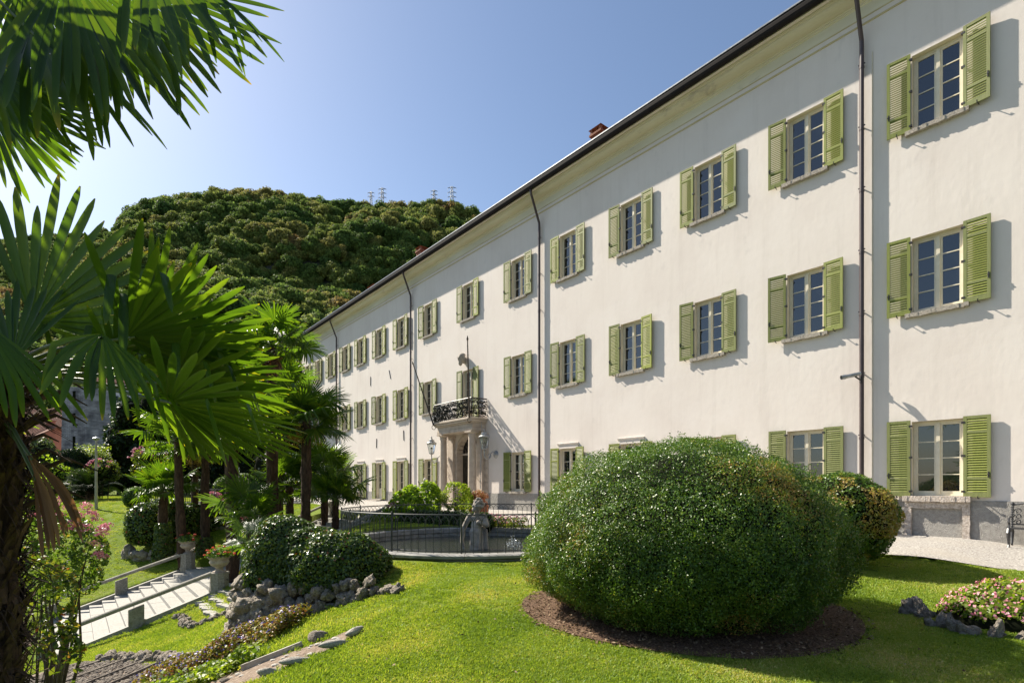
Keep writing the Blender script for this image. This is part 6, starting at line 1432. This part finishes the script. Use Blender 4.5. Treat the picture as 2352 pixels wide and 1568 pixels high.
# ------------------------------------------------------------------ background garden and village
def tree(name, base, H, cr, lab, mat, n, size, seed, group=None, squash=1.0, low=.25, nl=9):
    t = thing(name, lab, 'tree', base, 0, group); q = random.Random(seed); L = []
    for k in range(nl):
        a = k * 2.4 + seed; f_ = k / max(1, nl - 1); rr_ = cr * (.62 - .3 * f_) * q.uniform(.8, 1.2); rad = cr * q.uniform(.42, .62)
        L.append(((rr_ * math.cos(a), rr_ * math.sin(a), H * (low + (.9 - low) * f_) - rad * .2), (rad, rad, rad * squash)))
    A = np.array([r[0] ** 2 for _, r in L]); A /= A.sum(); Ps, Ns = [], []
    for (c, r), a in zip(L, A):
        P, N = blob_pts(int(n * a), c, r, .22, .5, seed, .14); Ps.append(P); Ns.append(N)
    P, N = np.concatenate(Ps), np.concatenate(Ns)
    crown = cards_obj('crown', P, N, size * RNG.uniform(.7, 1.3, len(P)), mat, t, .6, .8, np.clip(RNG.normal(.45, .25, len(P)), 0, 1))
    link('shade_core', core_mesh(L, .82, seed, .15), t)
    m = MB(); m.tube([(0, 0, -.3), (.05, 0, H * .3), (0, .05, H * .7)], [cr * .09, cr * .07, cr * .03], 8)
    for k in range(5):
        c = L[k][0]; m.tube([(0, 0, H * .25), (c[0] * .5, c[1] * .5, c[2] * .7), c], [cr * .04, cr * .03, cr * .01], 6)
    m.build('trunk', M_bark, t); return t
def tree_px(px, yb, Y, ytop, wpx, lab, mat, **k):
    x = (px - CX) / FOC * Y; zb = T(x, Y); zt = ZC - (ytop - HY) / FOC * Y
    return tree(k.pop('name', 'evergreen_tree'), (x, Y, zb), zt - zb, wpx / 2 / FOC * Y, lab, mat, **k)
G = 'dark trees behind the palms'
tree_px(650, 0, 46, 800, 170, 'dark glossy magnolia behind the tallest palm', M_dark, n=7000, size=.34, seed=2, group=G, squash=1.3, low=.12, nl=12)
tree_px(560, 0, 50, 850, 150, 'dark evergreen between the tallest palm and the stout palm trunk', M_dark, n=5000, size=.36, seed=3, group=G, squash=1.3, low=.1, nl=11)
tree_px(470, 0, 54, 880, 150, 'dark evergreen behind the slender fruiting palm', M_dark, n=5000, size=.38, seed=4, group=G, squash=1.3, low=.1, nl=11)
tree_px(385, 0, 52, 900, 140, 'dark evergreen behind the short ivy sleeved palm', M_dark, n=5000, size=.38, seed=5, group=G, squash=1.3, low=.1, nl=11)
tree_px(310, 0, 48, 930, 120, 'dark evergreen beside the village tower', M_dark, n=4500, size=.36, seed=6, group=G, squash=1.3, low=.08, nl=11)
tree_px(272, 0, 46, 990, 90, 'lower evergreen behind the pink crape myrtle and lamp post', M_dark, n=3500, size=.32, seed=7, group=G, squash=1.2, low=.08)
tree_px(92, 0, 62, 1005, 84, 'rounded olive green tree in front of the village tower', M_olive, n=4500, size=.36, seed=8, name='garden_tree', squash=.9, low=.3)
tree_px(60, 0, 50, 1040, 110, 'light green tree behind the close palm trunk', M_hyd, n=3500, size=.3, seed=9, name='garden_tree', low=.15)
# topiary
def box_shrub(px0, px1, y0, Y, lab, mat, seed, size=.12, n=6000, flat=3.0, tone=None, name='clipped_hedge'):
    xa, xb = (px0 - CX) / FOC * Y, (px1 - CX) / FOC * Y; x = (xa + xb) / 2; zb = T(x, Y); zt = ZC - (y0 - HY) / FOC * Y; h = zt - zb
    return shrub(name, lab, 'hedge', (x, Y, zb), [((0, 0, h / 2), ((xb - xa) / 2, max(.6, (xb - xa) / 2.4), h / 2))], n, size, mat, seed, .04, .03, .6, tone, flat=flat)
box_shrub(143, 190, 1032, 42, 'tall dark clipped hedge block with a rounded corner, below the tower', M_dark, 3)
box_shrub(184, 247, 1048, 43, 'clipped hedge with loose yellow-green shoots on top, behind the lamp post', M_dark, 4)
x = (214 - CX) / FOC * 43; sh = thing('privet_shoots', 'yellow-green shoots sprouting above the clipped hedge', 'shrub', (x, 43, ZC + (HY - 1060) / FOC * 43))
n_ = 2600; P = np.stack([RNG.uniform(-1.1, 1.1, n_), RNG.uniform(-.6, .6, n_), RNG.random(n_) ** 1.4 * (1.1 + .4 * np.sin(RNG.random(n_) * 20))], 1); cards_obj('foliage', P, np.tile([0, -.5, 1.0], (n_, 1)), .16, M_yel, sh, .5, .7)
def ball_shrub(px, py, rp, Y, lab, mat, seed, n=3500, size=.09, grp=None, tone=None):
    c = at(px, py, Y); r = rp / FOC * Y; zb = T(c.x, c.y); return shrub('topiary_ball', lab, 'topiary', (c.x, c.y, zb), [((0, 0, max(c.z - zb, r * .7)), (r, r, r))], n, size, mat, seed, .05, .04, .6, tone, grp, zmin=0.02)
ball_shrub(312, 1143, 26, 31, 'round clipped bush at the end of the left lawn, behind the hedge', M_box, 2)
ball_shrub(520, 1120, 28, 40, 'clipped dome bush behind the water jet', M_box, 3); ball_shrub(560, 1122, 34, 41, 'wide clipped dome bush right of the water jet, behind the far statue', M_box, 5); ball_shrub(460, 1125, 26, 40, 'clipped dome bush between the two slender palm trunks', M_dark, 6); ball_shrub(400, 1118, 30, 42, 'dark clipped dome bush behind the short palm', M_dark, 7)
# sago palm mound and crape myrtles
c = at_g(205, 35.5); t = thing('sago_palm', 'dark mound of arching sago palm fronds behind the lamp post', 'cycad', c); fm = None
V, F, tn = [], [], []; b = 0
for i in range(26):
    s_ = i / 25; x_ = .15 + 1.35 * s_; z_ = .75 * math.sin(1.9 * s_) - .25 * s_ ** 2
    for g in (-1, 1):
        L_ = .22 * math.sin(math.pi * (.1 + .88 * s_)) + .03; V += [(x_, 0, z_), (x_ + .03, 0, z_ + .005), (x_ + .08, g * L_, z_ + .07), (x_ + .06, g * L_, z_ + .07)]; F.append((b, b + 1, b + 2, b + 3)); tn += [.3 + .3 * s_] * 4; b += 4
fm = np_mesh('frond', np.array(V), np.array(F), M_dark, attrs={'tone': np.array(tn)})
for k in range(64):
    link('frond', fm, t, (0, 0, .35 + .3 * random.random()), (random.uniform(-.2, .2), random.uniform(-.75, .45), k * 2.4), (1.0 + .25 * random.random(),) * 3)
link('trunk', trunk_mesh(.6, .22, 5, shag=60), t)
def myrtle(px, py, w_, Y, lab, seed):
    c = at(px, py, Y); zb = T(c.x, c.y); r = w_ / 2 / FOC * Y; h = c.z - zb
    t = shrub('crape_myrtle', lab, 'shrub', (c.x, c.y, zb), [((0, 0, h), (r, r, r * .7)), ((-r * .5, 0, h * .75), (r * .6, r * .6, r * .5)), ((r * .5, 0, h * .8), (r * .6, r * .6, r * .5))], 3000, .14, M_mix, seed, .2, .2, .8, lambda P: np.clip(RNG.normal(.4, .22, len(P)), 0, .9), core=.75)
    d = sph_pts(20); d[:, 2] = np.abs(d[:, 2]); d[:, 1] = -np.abs(d[:, 1]); flower_heads('blossom', np.array([0, 0, h]) + d * np.array([r, r, r * .7]) * 1.05, .13, 14, M_pink, t, .07)
myrtle(345, 1052, 75, 33, 'pink flowering crape myrtle above the short ivy sleeved palm', 3); myrtle(238, 1075, 60, 36, 'pink flowering crape myrtle beside the lamp post', 4)
c = at_g(490, 30.0); t = thing('flower_bed', 'mound of pale pink flowers inside the far pool fence', 'flower bed', at(488, 1143, 29)); n_ = 900; d = sph_pts(n_); cards_obj('blossom', d * np.array([.55, .4, .34]), d, .09, M_pink, t, .9, .5); MB().ball((0, 0, -.05), 1, 8, sq=(.5, .35, .3)).tube([(0, 0, -.9), (0, 0, 0)], .3, 8).build('shade_core', M_core, t)
c = fac(29.3, 10.6); t = thing('flower_bed', 'magenta flower band at the foot of the ivy hedge behind the palm trunks', 'flower bed', (c.x, c.y, T(c.x, c.y))); n_ = 2600; u = RNG.uniform(-2.6, 2.6, n_); P = np.stack([u, .12 * u + RNG.uniform(-.35, .35, n_), RNG.uniform(0, .4, n_)], 1); cards_obj('blossom', P, np.tile([0, -.5, 1.0], (n_, 1)), .09, leaf_mat('magenta_petal', [(0, (.10, .01, .03)), (.6, (.30, .03, .10)), (1, (.5, .1, .2))], .2), t, .8, .7)
# low retaining wall of round stones under the flower band
t = thing('retaining_wall', 'rough stone retaining wall behind the palm trunks', 'wall', (c.x, c.y, T(c.x, c.y)))
for k in range(60):
    q = k % 20; w_ = k // 20; p_ = c + Vector((-2.4 + .25 * q + .1 * (w_ % 2), -.5 - .1 * w_ + .02 * q, 0)); s = rr.uniform(.13, .17); link('rock', ROCKS[k % 7], t, (p_.x - c.x, p_.y - c.y, .1 - .24 * w_), (rr.uniform(0, 6), 0, 0), (s, s, s))
# shrubs at the far left below the village
for k, (px, py, w_, Y, mt, lb) in enumerate(((130, 1090, 60, 40, M_hyd, 'loose light green bush at the left of the clipped hedge'), (185, 1100, 46, 36, M_olive, 'silvery bush at the foot of the clipped hedge'), (95, 1130, 70, 30, M_hyd, 'bright green bush behind the close palm trunk'), (60, 1090, 70, 44, M_olive, 'olive green bush below the village houses'))):
    c = at(px, py, Y); zb = T(c.x, c.y); r = w_ / 2 / FOC * Y; shrub('garden_bush', lb, 'bush', (c.x, c.y, zb), [((0, 0, max(c.z - zb, .3)), (r, r, r)), ((0, 0, max((c.z - zb) * .4, .2)), (r * .9, r * .9, max((c.z - zb) * .6, .3)))], 3500, .16, mt, 20 + k, .22, .2, .8, myr_tone, core=.78)
# lamp post
c = at_g(221, 31.0); t = thing('lamp_post', 'thin pale lamp post on the left lawn', 'lamp post', c); M_post = noise_mat('painted_post', [(.3, (.35, .31, .24)), (.7, (.5, .46, .38))], scale=4, rough=.6); h = ZC + (HY - 1008) / FOC * 31.0 - c.z
m = MB(); m.tube([(0, 0, -.2), (0, 0, h)], [.085, .06], 10); m.build('pole', M_post, t); m = MB(); m.lathe([(.05, 0), (.16, .1), (.2, .14), (.12, .2), (.02, .24)], 12, (0, 0, h - .1)); m.build('lamp_head', M_zinc, t); m = MB(); m.tube([(0, 0, h - .35), (.5, 0, h - .25), (.62, 0, h - .32)], .03, 6); m.build('arm', M_zinc, t)
# stone tower
M_tower, n, l, p = mat_new('tower_masonry'); tc = n.new('ShaderNodeTexCoord'); mp = n.new('ShaderNodeMapping'); mp.inputs[1].default_value = (0, 0, 0); mp.inputs[2].default_value = (R(90), 0, 0)
bk = n.new('ShaderNodeTexBrick'); bk.inputs['Scale'].default_value = 1.0; bk.inputs['Brick Width'].default_value = .7; bk.inputs['Row Height'].default_value = .2; bk.inputs['Mortar Size'].default_value = .02
bk.inputs['Color1'].default_value = (.32, .31, .295, 1); bk.inputs['Color2'].default_value = (.48, .465, .44, 1); bk.inputs['Mortar'].default_value = (.18, .175, .165, 1)
l.new(tc.outputs['Object'], mp.inputs[0]); l.new(mp.outputs[0], bk.inputs[0]); nz = n.new('ShaderNodeTexNoise'); nz.inputs['Scale'].default_value = .5; nz.inputs['Detail'].default_value = 8; l.new(tc.outputs['Object'], nz.inputs[0])
r_ = rampn(n, [(.35, (.35, .35, .36)), (.6, (1.1, 1.1, 1.08))]); l.new(nz.outputs[0], r_.inputs[0]); mx = n.new('ShaderNodeMix'); mx.data_type = 'RGBA'; mx.blend_type = 'MULTIPLY'; mx.inputs[0].default_value = 1; l.new(bk.outputs[0], mx.inputs[6]); l.new(r_.outputs[0], mx.inputs[7]); l.new(mx.outputs[2], p.inputs['Base Color']); p.inputs['Roughness'].default_value = .95
bm = n.new('ShaderNodeBump'); bm.inputs['Distance'].default_value = .06; l.new(bk.outputs[1], bm.inputs['Height']); bm.invert = True; l.new(bm.outputs[0], p.inputs['Normal'])
YT = 76.0; a0, a1 = at(134, 0, YT).x, at(203, 0, YT).x; tw = thing('stone_tower', 'square grey rubble stone tower with slit windows, in the village', 'tower', ((a0 + a1) / 2, YT, -1), R(-8))
w_ = (a1 - a0) / 2; zt = ZC + (HY - 888) / FOC * YT + 1; m = MB()
m.add([(-w_, 0, 0), (w_, 0, 0), (w_, 2 * w_, 0), (-w_, 2 * w_, 0), (-w_ * .88, .1, zt), (w_ * .88, .1, zt), (w_ * .88, 2 * w_ - .2, zt), (-w_ * .88, 2 * w_ - .2, zt)], [(0, 1, 5, 4), (1, 2, 6, 5), (2, 3, 7, 6), (3, 0, 4, 7), (4, 5, 6, 7)])
m.build('wall', M_tower, tw)
for z in (ZC + (HY - 963) / FOC * YT + 1, ZC + (HY - 1016) / FOC * YT + 1, ZC + (HY - 912) / FOC * YT + 1):
    m = MB(); m.box(-.22, .22, -.05, .3, z - .9, z + .9); m.build('slit_window', M_core, tw, loc=(.05, .06 + .012 * z * .2, 0))
for k, z in enumerate((3.2, 7.1, 10.6)):
    m = MB(); m.box(-w_ * .97, w_ * .97, -.06, .2, z, z + .22); m.build('string_course', M_tower, tw, loc=(0, .012 * z, 0))
# village houses
M_wo = noise_mat('ochre_wall', [(.3, (.42, .30, .15)), (.7, (.52, .40, .22))], scale=1, rough=.9); M_wr = noise_mat('red_wall', [(.3, (.36, .13, .09)), (.7, (.46, .2, .13))], scale=1, rough=.9); M_ww = noise_mat('white_wall', [(.3, (.55, .54, .52)), (.7, (.68, .67, .64))], scale=1, rough=.9)
def house(px0, px1, ye, yb, Y, depth, rh, mw, lab, nw=3, rows=2, rz=0):
    xa, xb = at(px0, 0, Y).x, at(px1, 0, Y).x; ze = ZC + (HY - ye) / FOC * Y; zb = min(-1, ZC + (HY - yb) / FOC * Y); W = (xb - xa) / 2; t = thing('village_house', lab, 'house', ((xa + xb) / 2, Y, zb), rz, 'village houses on the slope'); h = ze - zb
    m = MB(); m.box(-W, W, 0, depth, 0, h); m.add([(-W, 0, h), (-W, depth, h), (-W, depth / 2, h + rh)], [(0, 1, 2)]); m.add([(W, 0, h), (W, depth, h), (W, depth / 2, h + rh)], [(2, 1, 0)]); m.build('wall', mw, t)
    m = MB(); e = .5; m.prof([(-e, h - .25), (depth / 2, h + rh), (depth + e, h - .25), (depth + e, h - .05), (depth / 2, h + rh + .22), (-e, h - .05)], -W - .4, W + .4); m.build('roof', M_tile, t)
    n2 = int((2 * W + .8) / .5); m = MB()
    for k in range(n2): x_ = -W - .3 + k * .5; m.tube([(x_, -e - .05, h - .02), (x_, depth / 2, h + rh + .24)], .11, 6)
    o = m.build('tile_rows', M_tile, t); o['kind'] = 'stuff'
    m = MB(); m.box(-.4, .4, -.4, .4, 0, 1.5); m.box(-.5, .5, -.5, .5, 1.5, 1.65); m.build('chimney', mw, t, loc=(W * .4, depth * .55, h + rh - .5))
    for i in range(nw):
        for j in range(rows):
            x_ = -W + (i + .5) * 2 * W / nw; z_ = h - 1.9 - 3.0 * j
            if z_ > .5:
                m = MB(); m.box(-.45, .45, -.06, .1, 0, 1.3, 0); m.box(-.95, -.47, -.09, -.01, -.03, 1.33, 1); m.box(.47, .95, -.09, -.01, -.03, 1.33, 1); m.build('window', [M_core, M_dk], t, loc=(x_, 0, z_))
M_dk = plain('dark_shutter', (.05, .07, .05), .7)
house(60, 158, 985, 1060, 92, 9, 2.2, M_wo, 'ochre village house with a tiled roof beside the tower', 4)
house(20, 125, 962, 1060, 108, 9, 2.4, M_wr, 'red village house behind the ochre house', 4); house(122, 170, 942, 1000, 112, 8, 2.0, M_ww, 'small white village house behind the tower', 2)
house(20, 75, 1005, 1080, 80, 8, 2.0, M_wr, 'low red house below the ochre house', 3); house(225, 300, 1015, 1070, 84, 8, 2.0, M_ww, 'pale village house right of the tower', 3); house(205, 300, 880, 960, 150, 9, 2.4, M_ww, 'white house on the slope above the tower', 4)
house(0, 70, 900, 960, 160, 10, 2.5, M_ww, 'pale house on the slope above the red house', 4); house(80, 150, 880, 930, 185, 10, 2.5, M_wo, 'ochre house highest on the slope', 3)
